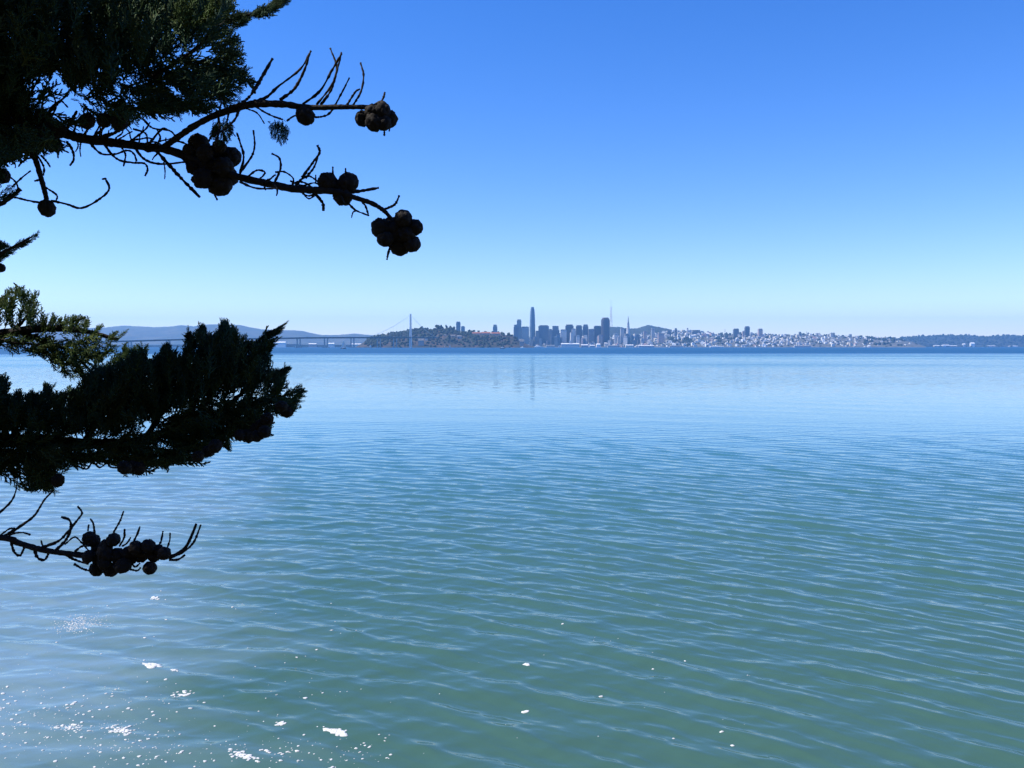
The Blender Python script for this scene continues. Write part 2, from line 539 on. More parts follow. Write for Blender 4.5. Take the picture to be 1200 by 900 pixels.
M['glass_tower'] = facade('blue_glass_curtain_wall', (0.10, 0.14, 0.18), (0.03, 0.06, 0.09), 3.0, 4.0, 0.4)
M['dark_tower'] = facade('dark_granite_bays', (0.075, 0.055, 0.05), (0.02, 0.025, 0.03), 4.0, 4.0, 0.4)
M['grey_tower'] = facade('grey_concrete_bays', (0.20, 0.20, 0.20), (0.04, 0.05, 0.06), 4.0, 3.8)
M['blue_grey_tower'] = facade('blue_grey_bays', (0.12, 0.13, 0.15), (0.03, 0.04, 0.05), 4.0, 3.8, 0.5)
M['pale_tower'] = facade('pale_stone_bays', (0.62, 0.60, 0.56), (0.10, 0.11, 0.12), 5.0, 4.2)
M['pink_tower'] = facade('pinkish_stone_bays', (0.58, 0.45, 0.40), (0.10, 0.10, 0.10), 5.0, 4.0)
M['quartz'] = facade('white_quartz_panels', (0.60, 0.59, 0.57), (0.10, 0.11, 0.12), 3.0, 4.0)
M['house_white'] = facade('white_stucco_house', (0.78, 0.77, 0.73), (0.08, 0.08, 0.09), 6.0, 4.0)
M['house_cream'] = facade('cream_stucco_house', (0.66, 0.58, 0.45), (0.08, 0.08, 0.08), 6.0, 4.0)
M['house_grey'] = facade('grey_stucco_house', (0.36, 0.37, 0.39), (0.06, 0.06, 0.07), 6.0, 4.0)
M['house_rose'] = facade('rose_stucco_house', (0.55, 0.38, 0.33), (0.07, 0.07, 0.07), 6.0, 4.0)
M['roof_grey'] = noisy_mat('grey_roofing', (0.14, 0.14, 0.14), (0.24, 0.23, 0.22), 0.3)
M['roof_red'] = noisy_mat('red_tile_roof', (0.26, 0.10, 0.06), (0.36, 0.15, 0.09), 0.4)
M['roof_white'] = noisy_mat('white_roofing', (0.62, 0.62, 0.60), (0.78, 0.77, 0.74), 0.2)
M['steel_white'] = noisy_mat('white_painted_steel', (0.62, 0.63, 0.64), (0.76, 0.76, 0.75), 0.2, 0.5)
M['steel_grey'] = noisy_mat('grey_steel', (0.20, 0.21, 0.22), (0.32, 0.33, 0.33), 0.3, 0.5)
M['mast_red'] = noisy_mat('red_white_lattice', (0.42, 0.22, 0.18), (0.55, 0.42, 0.38), 0.02, 0.6)
M['concrete'] = noisy_mat('pale_concrete', (0.28, 0.28, 0.27), (0.42, 0.41, 0.39), 0.15)
M['deck'] = noisy_mat('dark_grey_deck', (0.05, 0.05, 0.055), (0.10, 0.10, 0.10), 0.1)  # dark grey so the deck line reads clearly
M['hull_white'] = noisy_mat('white_hull_paint', (0.74, 0.74, 0.72), (0.82, 0.81, 0.79), 0.5, 0.35)
M['hull_dark'] = noisy_mat('dark_hull_paint', (0.03, 0.04, 0.07), (0.06, 0.07, 0.10), 0.5, 0.4)
M['sail'] = noisy_mat('white_sailcloth', (0.74, 0.73, 0.70), (0.84, 0.83, 0.80), 0.4, 0.8)


def span(x0, x1, d):
    """centre and half width in metres of a thing seen between photo columns x0 and x1"""
    a, b = xat(x0, d), xat(x1, d)
    return (a + b) / 2, (b - a) / 2


CT = 'towers of the distant city skyline'


def block(x0, x1, ytop, d, mat, label, name='office_tower', cat='tower', crown=0.12, setback=None, turn=0.0, roof='roof_grey', mast=0.0, group=CT):
    cx, hw = span(x0, x1, d)
    h = zat(ytop, d)
    r = empty(name, (cx, d, 0), turn)
    dep = max(hw * 0.9, 12)
    b = MB()
    hb = h * (1 - crown)
    if setback:                                # a wider lower part
        b.box(-hw * setback, hw * setback, -dep * 1.15, dep * 1.15, 0, hb * 0.62)
        b.box(-hw, hw, -dep, dep, hb * 0.62, hb)
    else:
        b.box(-hw, hw, -dep, dep, 0, hb)
    b.build('shaft', M[mat], r)
    MB().box(-hw * 0.8, hw * 0.8, -dep * 0.8, dep * 0.8, hb, h).build('roof_house', M[mat], r)
    MB().box(-hw * 1.03, hw * 1.03, -dep * 1.03, dep * 1.03, hb - h * 0.008, hb + h * 0.012).build('cornice', M[roof], r)
    if mast:
        MB().bar((0, 0, h), (0, 0, h + mast), 1.6, 0.5).build('mast', M['steel_grey'], r)
    tag(r, label, cat, group)
    return r


# the tallest: tapering glass with a rounded open crown
d = 8350
cx, hw = span(620.4, 627.4, d)
h = zat(359.8, d)
r = empty('skyscraper', (cx, d, 0), R(12))
def sq(hw_, z, n=20, p=4.0):
    out_ = []
    for i in range(n):
        a = 2 * math.pi * i / n
        c, s = math.cos(a), math.sin(a)
        k = (abs(c) ** p + abs(s) ** p) ** (-1 / p)
        out_.append((hw_ * c * k * 0.93, hw_ * s * k * 0.93, z))
    return out_
tp = [(0, 1.0), (0.25, 0.985), (0.5, 0.93), (0.7, 0.85), (0.86, 0.75)]
MB().loft([sq(hw * k, h * t) for t, k in tp]).build('shaft', M['glass_tower'], r)
MB().loft([sq(hw * k, h * t) for t, k in ((0.8605, 0.745), (0.92, 0.68), (0.965, 0.59), (1.0, 0.46))]).build('crown', M['glass_tower'], r)
MB().box(-hw * 1.5, hw * 1.5, -hw * 1.2, hw * 1.2, 0, h * 0.05).build('podium', M['grey_tower'], r)
tag(r, 'tallest skyscraper of the skyline, tapering blue glass with a rounded top', 'skyscraper', CT)

block(602, 606.5, 380.5, 8300, 'blue_grey_tower', 'shorter blue-grey tower standing against the slim tower left of the tallest', turn=0.1, setback=1.15)
block(605.9, 610.8, 374.4, 8380, 'glass_tower', 'slim dark glass tower just left of the tallest skyscraper', crown=0.05, turn=-0.1)
block(611, 619.8, 382.7, 8420, 'pale_tower', 'broad pale block between the slim tower and the tallest skyscraper', crown=0.04)
block(627.6, 631.5, 387.5, 8300, 'grey_tower', 'low grey tower at the right foot of the tallest skyscraper', crown=0.06)
block(631, 643, 381.2, 8360, 'blue_grey_tower', 'wide flat-topped blue-grey slab right of the tallest skyscraper', crown=0.05)
block(643.2, 647, 385.5, 8300, 'grey_tower', 'narrow low tower filling the gap right of the wide slab', crown=0.08)
block(646.5, 655.3, 382, 8380, 'blue_grey_tower', 'dark stepped tower with a narrower top right of the wide slab', crown=0.2, setback=1.12)
block(656.8, 663.8, 386, 8250, 'pale_tower', 'pale striped tower in front of the dark broad-topped tower', crown=0.04)
block(662.6, 671.8, 380.3, 8450, 'dark_tower', 'dark broad-topped tower behind two pale striped towers', crown=0.07, setback=1.05)
block(670, 674.4, 385, 8240, 'pale_tower', 'narrow pale striped tower right of the broad-topped dark tower', crown=0.04)
block(674.9, 681.8, 381.2, 8360, 'dark_tower', 'dark square tower, left one of a close pair', crown=0.05)
block(683, 689.2, 380.3, 8370, 'blue_grey_tower', 'blue-grey tower with a small penthouse, right one of a close pair', crown=0.09)
block(689.4, 695.8, 385.5, 8280, 'grey_tower', 'low pale grey tower right of the close pair', crown=0.05)
block(696, 704.3, 381.8, 8420, 'dark_tower', 'dark boxy tower pressed against the bay-windowed slab tower', crown=0.04)
block(727, 731.3, 384.3, 8350, 'pale_tower', 'white tower left of the pointed spire', crown=0.04)
block(731.5, 733.6, 384.8, 8370, 'dark_tower', 'thin dark tower between the white tower and the pointed spire', crown=0.05)
block(719.5, 724.5, 391, 8200, 'pale_tower', 'short pale block below the lattice mast', crown=0.05)
block(754, 757.6, 387.8, 8450, 'pink_tower', 'pinkish apartment tower below the hilltop peak', 'apartment_tower', crown=0.05)
block(763, 767, 384.8, 8500, 'pale_tower', 'pale apartment tower rising right of the pinkish one', 'apartment_tower', crown=0.06)
block(745, 749.5, 392, 8250, 'grey_tower', 'short grey tower right of the pointed spire', crown=0.06)
block(771, 778, 390.5, 8300, 'pink_tower', 'wide pale pink block on the slope under the peak', 'apartment_block', 'building', crown=0.05)
block(790.6, 793.2, 384.6, 8800, 'grey_tower', 'small grey tower on the ridge left of the round tower', crown=0.08)
block(810, 820.5, 386.8, 9000, 'grey_tower', 'wide grey block crowning the ridge right of the round tower', 'apartment_block', 'building', crown=0.12)
block(781.5, 786, 387.2, 8900, 'blue_grey_tower', 'low blue-grey block at the right end of the peak', 'apartment_block', 'building', crown=0.1)
block(859.3, 865.2, 385.1, 8900, 'blue_grey_tower', 'left of three apartment towers on the ridge, blue-grey and wide', 'apartment_tower', crown=0.06)
block(872.7, 877.8, 382.4, 8950, 'blue_grey_tower', 'tallest and darkest of three apartment towers on the ridge', 'apartment_tower', crown=0.06)
block(869.8, 872.2, 387.8, 8850, 'pink_tower', 'small pink block at the foot of the tallest ridge tower', 'apartment_tower', crown=0.06)
block(888.2, 893, 385.1, 8900, 'pink_tower', 'right of three apartment towers on the ridge, pinkish and paler', 'apartment_tower', crown=0.06)
block(936, 938.4, 388.8, 9100, 'grey_tower', 'tiny grey tower beside a thin mast on the low ridge', 'apartment_tower', crown=0.06)
block(969.3, 970.9, 392, 9100, 'pale_tower', 'shortest of three thin towers far along the ridge', 'apartment_tower', crown=0.06)
block(973, 975.2, 389.9, 9120, 'pale_tower', 'middle and widest of three thin towers far along the ridge', 'apartment_tower', crown=0.06)
block(976, 977.6, 389.9, 9150, 'blue_grey_tower', 'right-hand darker one of three thin towers far along the ridge', 'apartment_tower', crown=0.06)
block(534.7, 539.6, 376.9, 8450, 'blue_grey_tower', 'tall blue-grey tower rising behind the island woods', crown=0.05)
block(540.4, 544.8, 382.2, 8400, 'glass_tower', 'shorter glass tower behind the island, beside a taller one', crown=0.06)
block(577.7, 582.8, 380.5, 8450, 'glass_tower', 'lone glass tower with a flat cap behind the island barracks', crown=0.1)

# mid-rise blocks that fill the foot of the towers: nothing tells one from the next
FILL = random.Random(3)
for i in range(44):
    x0 = FILL.uniform(606, 752); w_ = FILL.uniform(2.0, 4.6)
    mt_, cn_ = FILL.choice([('pale_tower', 'pale'), ('pale_tower', 'pale'), ('grey_tower', 'grey'), ('pink_tower', 'pinkish'), ('glass_tower', 'dark glass'), ('blue_grey_tower', 'blue-grey')])
    block(x0, x0 + w_, FILL.triangular(387, 402, 396), FILL.uniform(8080, 8230), mt_, f'{cn_} mid-rise block, one of many at the foot of the towers', 'midrise_block', 'building', crown=FILL.uniform(.04, .12), turn=FILL.uniform(-.3, .5), group=f'{cn_} mid-rise blocks at the foot of the towers')

# the bay-windowed dark slab
d = 8300
cx, hw = span(704.5, 714, d); h = zat(372.2, d)
r = empty('skyscraper', (cx, d, 0), 0.15)
b = MB()
rings = []
for z in (0, h * 0.90, h * 0.955):
    k = 1.0 if z < h * 0.95 else 0.9
    ring = []
    n = 28
    for i in range(n):
        a = 2 * math.pi * i / n
        c, s = math.cos(a), math.sin(a); p = 5
        q = (abs(c) ** p + abs(s) ** p) ** (-1 / p) * (1.0 if i % 2 else 0.95)
        ring.append((hw * 0.98 * c * q * k, hw * 0.8 * s * q * k, z))
    rings.append(ring)
b.loft(rings).build('shaft', M['dark_tower'], r)
MB().loft([[(x * 0.9, y * 0.9, h * 0.956) for x, y, z in rings[0]], [(x * 0.62, y * 0.62, h) for x, y, z in rings[0]]]).build('roof_house', M['dark_tower'], r)
tag(r, 'dark massive slab tower with rounded shoulders, left of the lattice mast', 'skyscraper', CT)

# the pointed pyramid
d = 8250
cx, hw = span(732.6, 739.4, d); h = zat(370.3, d)
r = empty('pyramid_tower', (cx, d, 0), 0.6)
MB().loft([[(-hw, -hw, 0), (hw, -hw, 0), (hw, hw, 0), (-hw, hw, 0)], [(s1 * hw * .22, s2 * hw * .22, h * 0.76) for s1, s2 in ((-1, -1), (1, -1), (1, 1), (-1, 1))]]).build('body', M['quartz'], r)
MB().loft([[(s1 * hw * .215, s2 * hw * .215, h * 0.7605) for s1, s2 in ((-1, -1), (1, -1), (1, 1), (-1, 1))], [(s1 * hw * .03, s2 * hw * .03, h) for s1, s2 in ((-1, -1), (1, -1), (1, 1), (-1, 1))]]).build('spire', M['steel_grey'], r)
for s in (-1, 1):
    MB().loft([[(s * hw * .55 - 3, -3, h * .42), (s * hw * .55 + 3, -3, h * .42), (s * hw * .55 + 3, 3, h * .42), (s * hw * .55 - 3, 3, h * .42)],
               [(s * hw * .30 - 2.5, -2.5, h * .78), (s * hw * .30 + 2.5, -2.5, h * .78), (s * hw * .30 + 2.5, 2.5, h * .78), (s * hw * .30 - 2.5, 2.5, h * .78)]]).build('wing', M['quartz'], r)
tag(r, 'slender white pyramid-shaped tower with a needle spire', 'tower', CT)

# the three-legged lattice mast on the hill behind
d = 11000
p = at(716, 384.5, d); ztop = zat(350.5, d); z0 = p.z - 30; zh = ztop - z0
r = empty('lattice_mast', (p.x, d, z0))
legs = [(math.cos(a), math.sin(a)) for a in (0.4, 0.4 + 2.094, 0.4 + 4.189)]
rad = lambda t: 23 * (1 - 0.62 * min(t, 0.55) / 0.55) if t < 0.55 else 8.8 + (t - 0.55) * 26 if t < 0.72 else 13.0
for c, s in legs:
    b = MB()
    for t0, t1 in ((0, .3), (.3, .55), (.55, .72)):
        b.bar((c * rad(t0), s * rad(t0), zh * t0), (c * rad(t1), s * rad(t1), zh * t1), 2.0 if t0 < .5 else 1.5)
    b.build('leg', M['mast_red'], r)
    MB().bar((c * 13, s * 13, zh * .72), (c * 13, s * 13, zh), 1.1, 0.5).build('antenna', M['steel_white'], r)
for t in (.3, .45, .60, .72):
    b = MB()
    for i in range(3):
        a0, a1 = legs[i], legs[(i + 1) % 3]
        b.bar((a0[0] * rad(t), a0[1] * rad(t), zh * t), (a1[0] * rad(t), a1[1] * rad(t), zh * t), 2.6 if t == .72 else 1.3)
    b.build('cross_frame', M['mast_red'], r)
tag(r, 'tall thin three-pronged lattice mast on the hill behind the towers', 'mast')

# the small fluted tower on its wooded hill
d = 8700
p = at(805.6, 390.5, d)
r = empty('round_tower', (p.x, d, p.z - 12))
hh = zat(384.2, d) - p.z + 12
MB().loft([[(math.cos(a) * k, math.sin(a) * k, z) for a in [2 * math.pi * i / 16 for i in range(16)]] for k, z in ((9.5, 0), (9, hh * .86))]).build('shaft', M['pale_tower'], r)
MB().loft([[(math.cos(a) * k, math.sin(a) * k, z) for a in [2 * math.pi * i / 16 for i in range(16)]] for k, z in ((7.6, hh * .861), (7.2, hh))]).build('crown', M['pale_tower'], r)
tag(r, 'small pale round tower standing alone on the ridge', 'tower')
for (x, y0, y1, d, lab) in ((849.6, 392, 385.6, 8900, 'thin dark mast on the wooded rise left of three ridge towers'), (945, 392.6, 388.2, 9100, 'thin mast right of the tiny grey ridge tower')):
    p = at(x, y0, d); r = empty('radio_mast', (p.x, d, p.z - 10))
    hz = zat(y1, d) - p.z + 10
    MB().bar((0, 0, 0), (0, 0, hz), 2.8, 1.4).build('pole', M['steel_grey'], r)
    MB().box(-4, 4, -4, 4, hz * .8, hz * .84).build('platform', M['steel_grey'], r)
    tag(r, lab, 'mast')

# houses up the slopes: past 280 the rest become one mass
protos = {}
def house_proto(kind, mat):
    k = (kind, mat)
    if k in protos: return protos[k]
    b = MB()
    if kind == 'flat':
        b.box(-.5, .5, -.5, .5, -.5, 1.0); b.box(-.2, .15, -.2, .2, 1.0, 1.12)
    elif kind == 'step':
        b.box(-.5, .5, -.5, .5, -.5, .72); b.box(-.5, .18, -.45, .45, .72, 1.0)
    else:
        b.box(-.5, .5, -.5, .5, -.5, .72); b.gable(-.52, .52, -.52, .52, .721, 1.0)
    o = b.build('house', M[mat]); COL.objects.unlink(o)
    protos[k] = o
    return o
cand = []
HR = random.Random(5)
for i in range(1250):
    x = HR.triangular(604, 1085, 800) if HR.random() < .5 else HR.uniform(606, 1072)
    t = HR.random() ** 1.25
    if 840 < x < 862 and HR.random() < .75: continue
    if x > 940 and HR.random() < (x - 940) / 150: continue
    d = D0 + 30 + (D1 - D0) * t
    big = HR.random() < .22
    w = HR.uniform(14, 24) * (1.7 if big else 1); hgt = HR.uniform(9, 16) * (2.0 if big else 1); dp = HR.uniform(12, 20)
    mat = HR.choices(['house_white', 'house_cream', 'house_grey', 'house_rose', 'pale_tower'], [36, 16, 26, 8, 14])[0]
    kind = HR.choices(['flat', 'step', 'gable'], [5, 3, 3])[0]
    cand.append((w * hgt / (d * d), x, t, d, w, dp, hgt, mat, kind, HR.uniform(-.35, .95)))
cand.sort(reverse=True)
KINDS_ = {'house_white': ('white', 'white houses'), 'pale_tower': ('white', 'white houses'), 'house_cream': ('cream', 'cream houses'), 'house_grey': ('grey', 'grey houses'), 'house_rose': ('rose-coloured', 'rose houses')}
rest = []
for k, (_, x, t, d, w, dp, hgt, mat, kind, rz) in enumerate(cand):
    z = h_city(x, t)
    if k < 285:
        o = house_proto(kind, mat).copy()
        COL.objects.link(o)
        o.location = (xat(x, d), d, z); o.scale = (w, dp, hgt); o.rotation_euler = (0, 0, rz)
        cn, gn = KINDS_[mat]
        zone = 'below the towers' if x < 720 else 'right of the pointed spire' if x < 845 else 'under the three ridge towers' if x < 930 else 'at the right end of the city'
        kd = {'flat': 'flat-roofed', 'step': 'stepped', 'gable': 'gabled'}[kind]
        tag(o, f'{kd} {cn} house among many {zone}', 'house', f'{kd} {gn} {zone}')
    else:
        rest.append((x, d, z, w, dp, hgt, rz))
b = MB()
for (x, d, z, w, dp, hgt, rz) in rest:
    n0 = len(b.v)
    b.box(-w / 2, w / 2, -dp / 2, dp / 2, -hgt / 2, hgt)
    c, s = math.cos(rz), math.sin(rz); X = xat(x, d)
    b.v[n0:] = [(X + vx * c - vy * s, d + vx * s + vy * c, z + vz) for vx, vy, vz in b.v[n0:]]
tag(b.build('smaller_houses', M['house_white']), 'countless smaller pale houses filling the city slopes', 'houses', kind='stuff')

# sheds and quays along the city waterfront
PIERS = [(607, 615, 404.6, 'concrete', 'grey low quay shed left of the white ferry'), (640, 650, 404.3, 'concrete', 'long grey pier shed left of the clock-tower terminal'),
         (681, 689, 403.6, 'house_grey', 'grey pier shed right of the clock-tower terminal'), (691, 697, 404.2, 'house_grey', 'low grey shed left of the bright white shed'),
         (698.8, 703.2, 402.6, 'roof_white', 'bright white waterfront shed below the dark slab tower'), (712, 724, 404.4, 'concrete', 'long low shed below the lattice mast'),
         (733, 742, 403.8, 'house_cream', 'cream shed at the water below the pointed spire'), (748, 766, 404.6, 'house_grey', 'long grey pier shed right of the cream shed'),
         (784, 800, 404.9, 'concrete', 'long low quay shed below the round tower'), (832, 848, 405.4, 'house_white', 'white pier shed left of the wooded rise'), (930, 950, 405, 'concrete', 'long quay shed below the thin ridge masts')]
for x0, x1, yt, mat, lab in PIERS:
    d = 7920
    cx, hw = span(x0, x1, d); h = zat(yt, d)
    r = empty('pier_shed', (cx, d, 0), 0.05)
    MB().box(-hw, hw, -20, 20, 0.5, h * .75).build('wall', M[mat], r)
    MB().gable(-hw * 1.01, hw * 1.01, -21, 21, h * .752, h).build('roof', M['roof_white' if mat != 'concrete' else 'roof_grey'], r)
    MB().box(-hw * 1.03, hw * 1.03, -26, 26, -1, 0.48).build('quay', M['concrete'], r)
    tag(r, lab, 'shed', 'sheds along the city waterfront')
d = 7900
cx, hw = span(657.5, 678.5, d); h = zat(402.2, d)
r = empty('ferry_terminal', (cx, d, 0))
MB().box(-hw, hw, -16, 16, 0, h * .8).build('wall', M['house_white'], r)
MB().gable(-hw * 1.01, hw * 1.01, -17, 17, h * .802, h).build('roof', M['roof_white'], r)
ht = zat(397.5, d)
MB().box(-7, 7, -7, 7, h * .801, ht * .8).build('clock_tower', M['house_white'], r)
MB().box(-4.5, 4.5, -4.5, 4.5, ht * .801, ht, 0.4).build('cupola', M['house_white'], r)
tag(r, 'long low white terminal with a small clock tower at the water', 'terminal')

# pinkish barracks high on the island
d = 5760
for x0, x1, yt, yb, mat, lab in ((553.5, 563.5, 389.2, 392.6, 'pink_tower', 'pinkish red-roofed barracks at the left end of the island row'), (564.2, 575, 389.0, 392.4, 'pink_tower', 'pinkish red-roofed barracks in the middle of the island row'), (575.8, 586.2, 389.4, 393.0, 'pink_tower', 'pinkish red-roofed barracks at the right end of the island row')):
    cx, hw = span(x0, x1, d); zb = zat(yb, d) - 12; zt = zat(yt, d) - zb
    r = empty('barracks', (cx, d - 30, zb))
    MB().box(-hw, hw, -9, 9, 0, zt * .72).build('wall', M[mat], r)
    MB().gable(-hw * 1.01, hw * 1.01, -10, 10, zt * .722, zt).build('roof', M['roof_red'], r)
    tag(r, lab, 'barracks', 'barracks on the island')
for x0, x1, yt, t, mat, lab in ((490.2, 496.8, 396.6, .1, 'house_grey', 'grey building at the island shore right of the bridge tower'), (498, 501.5, 394.6, .3, 'house_white', 'small white house among the island trees right of the bridge tower'),
                                (528, 533, 392.5, .45, 'house_rose', 'reddish house half hidden in the island woods'), (535.5, 541, 392.8, .45, 'house_grey', 'grey house below the shorter glass tower on the island'), (519, 523.5, 392.0, .5, 'house_rose', 'small reddish house left in the island woods'), (609, 614, 397.5, .2, 'house_grey', 'grey house at the right tip of the island')):
    d = I0 + (I1 - I0) * t - 10
    cx, hw = span(x0, x1, d); zt = zat(yt, d); zb = max(0, h_isl((x0 + x1) / 2, t) - 8)
    r = empty('island_house', (cx, d, zb))
    hh = max(zt - zb, 9)
    MB().box(-hw, hw, -7, 7, 0, hh * .7).build('wall', M[mat], r)
    MB().gable(-hw * 1.03, hw * 1.03, -7.5, 7.5, hh * .702, hh).build('roof', M['roof_grey'], r)
    tag(r, lab, 'house', 'houses on the island')
# pale buildings under the right-hand headland
HB = [(1094, 1103, 404.6, 'house_cream', 'long cream building at the foot of the right headland'), (1104, 1112, 404.0, 'house_white', 'white building in the middle of the right headland shore'), (1113, 1121, 404.8, 'house_rose', 'rose building at the foot of the right headland'),
      (1128, 1130.5, 402.5, 'house_white', 'small white block on the headland left of the brightest one'), (1137, 1141.5, 401.3, 'roof_white', 'brightest white building on the right headland'), (1157, 1166, 405, 'house_grey', 'grey low building far right on the headland shore'), (1182, 1192, 405.2, 'house_white', 'pale low building at the right edge of the headland')]
for x0, x1, yt, mat, lab in HB:
    d = 11850; cx, hw = span(x0, x1, d); zt = zat(yt, d)
    r = empty('shore_building', (cx, d, 0))
    MB().box(-hw, hw, -20, 20, 0, zt * .75).build('wall', M[mat], r)
    MB().gable(-hw * 1.01, hw * 1.01, -21, 21, zt * .752, zt).build('roof', M['roof_white'], r)
    tag(r, lab, 'building', 'buildings on the headland shore')

# sheds on the low shore under the bridge
SB = [(324, 335, 400.2, 'roof_white', 'white shed on the far shore under the bridge, right of the dark tree'), (362, 371, 402.3, 'house_rose', 'reddish long shed on the far shore under the bridge'), (385, 392, 401.8, 'house_white', 'white shed on the far shore left of the sailing boat'), (412, 428, 402.6, 'house_cream', 'pale long shed on the shore right of the sailing boat'), (240, 256, 402, 'house_cream', 'pale shed on the far shore behind the dark bough')]
for x0, x1, yt, mat, lab in SB:
    d = 8950; cx, hw = span(x0, x1, d); zt = zat(yt, d)
    r = empty('dock_shed', (cx, d, 0))
    MB().box(-hw, hw, -20, 20, 0, zt * .8).build('wall', M[mat], r)
    MB().gable(-hw * 1.01, hw * 1.01, -21, 21, zt * .802, zt).build('roof', M['roof_white'], r)
    tag(r, lab, 'shed', 'sheds on the shore under the bridge')

# ------------------------------------------------------------------ the bridge
def bridge():
    d = 5000.0
    path = [(-40, 404.0), (60, 402.2), (110, 400.6), (145, 399.2), (165, 398.7), (217, 397.2), (270, 396.6), (322, 396.1), (357, 395.3), (407, 395.0), (457, 395.0), (481, 395.0), (512, 395.2)]
    dep = lambda x: 4700 + (x + 40) / 552 * 620
    r = empty('long_bridge', (xat(481, dep(481)), dep(481), 0))
    off = r.location
    P = lambda x, y: at(x, y, dep(x)) - off
    top = lambda x: zat(float(interp(path, x)), dep(x))
    b = MB()
    w = 12
    n = 60
    rings = []
    for i in range(n + 1):
        x = -40 + 552 * i / n
        c = at(x, float(interp(path, x)), dep(x)) - off
        rings.append([(c.x, c.y - w, c.z), (c.x, c.y + w, c.z), (c.x, c.y + w * .6, c.z - 8.0), (c.x, c.y - w * .6, c.z - 8.0)])
    b.loft(rings).build('deck', M['deck'], r)
    for s in (-1, 1):
        MB().loft([[(q[0][0], q[0][1] + (w - .5) * (1 + s) + (-.2 if s > 0 else .2), q[0][2] + .01), (q[0][0], q[0][1] + (w - .5) * (1 + s) + (.4 if s < 0 else .8), q[0][2] + .01),
                     (q[0][0], q[0][1] + (w - .5) * (1 + s) + (.4 if s < 0 else .8), q[0][2] + 1.3), (q[0][0], q[0][1] + (w - .5) * (1 + s) + (-.2 if s > 0 else .2), q[0][2] + 1.3)] for q in rings]).build('parapet', M['concrete'], r)
    for x in (-20, 20, 62, 106, 152, 197, 240, 281, 317, 350, 382, 413, 444, 463):
        zt = top(x) - 8.1
        c = P(x, 400)
        b = MB()
        for s in (-1, 1):
            b.loft([[(c.x + s * 9 + sx * 3.2, c.y + sy * 4, z) for sx, sy in ((-1, -1), (1, -1), (1, 1), (-1, 1))] for z in (3.0, zt)])
        b.build('pier', M['concrete'], r)
        MB().box(c.x - 19, c.x + 19, c.y - 12, c.y + 12, -1.5, 3.0 - .01).build('pile_cap', M['concrete'], r)
    # the single tower: four shafts drawn together at the head
    x = 481.3; zt = zat(367.8, dep(x))
    t = empty('tower', P(x, 406)); t.parent = r; t.location.z = 0
    for sx in (-1, 1):
        for sy in (-1, 1):
            MB().loft([[(sx * k + ax * e, sy * (k + 3) + ay * e, z) for ax, ay in ((-1, -1), (1, -1), (1, 1), (-1, 1))] for k, e, z in ((5.4, 2.6, 6.0), (3.4, 2.2, zt * .6), (2.3, 1.7, zt))]).build('leg', M['steel_white'], t)
    MB().box(-7, 7, -10, 10, -1, 5.99).build('footing', M['steel_white'], t)
    for k in range(7):
        z = zt * (.36 + .09 * k); e = 3.9 - .22 * k
        MB().box(-e, e, -e - 2.5, e + 2.5, z, z + 2.2).build('cross_link', M['steel_white'], t)
    for s in (-1, 1):
        cab = MB()
        a = at(x, 368.6, dep(x)) - off
        for (xe, ye) in ((432, 394.8), (511, 394.9)):
            e = at(xe, ye, dep(xe)) - off
            prev = None
            for i in range(13):
                u = i / 12
                q = a.lerp(e, u); q = Vector((q.x, q.y + s * 10 * u, q.z - 4 * 16 * u * (1 - u)))
                if prev is not None: cab.bar(prev, q, .55, n=4)
                prev = q
        cab.build('main_cable', M['steel_white'], r)
        for i in range(1, 12):
            u = i / 12
            e = at(432, 394.8, dep(432)) - off; q = a.lerp(e, u)
            q = Vector((q.x, q.y + s * 10 * u, q.z - 64 * u * (1 - u)))
            xx = x + (432 - x) * u
            MB().bar(q, (q.x, q.y, top(xx) + .02), .18, n=4).build('suspender', M['steel_white'], r)
    tag(r, 'long pale bridge with one white tower, running left from the island', 'bridge')
bridge()

# ------------------------------------------------------------------ boats
def hull_mesh(length, beam, free, draft=0.6, n=12):
    rings = []
    for i in range(n + 1):
        u = i / n
        wv = beam / 2 * (1 - abs(2 * u - .85) ** 2.6 * .92 if u > .425 else 1 - (1 - u / .425) ** 2 * .35)
        wv = max(wv, .04)
        sh = free * (1 + .35 * u * u)
        x = length * (u - .5)
        rings.append([(x, -wv, sh), (x, -wv * .9, free * .4), (x - .03 * length * u, -wv * .45, -draft), (x - .03 * length * u, wv * .45, -draft), (x, wv * .9, free * .4), (x, wv, sh)])
    return MB().loft(rings)


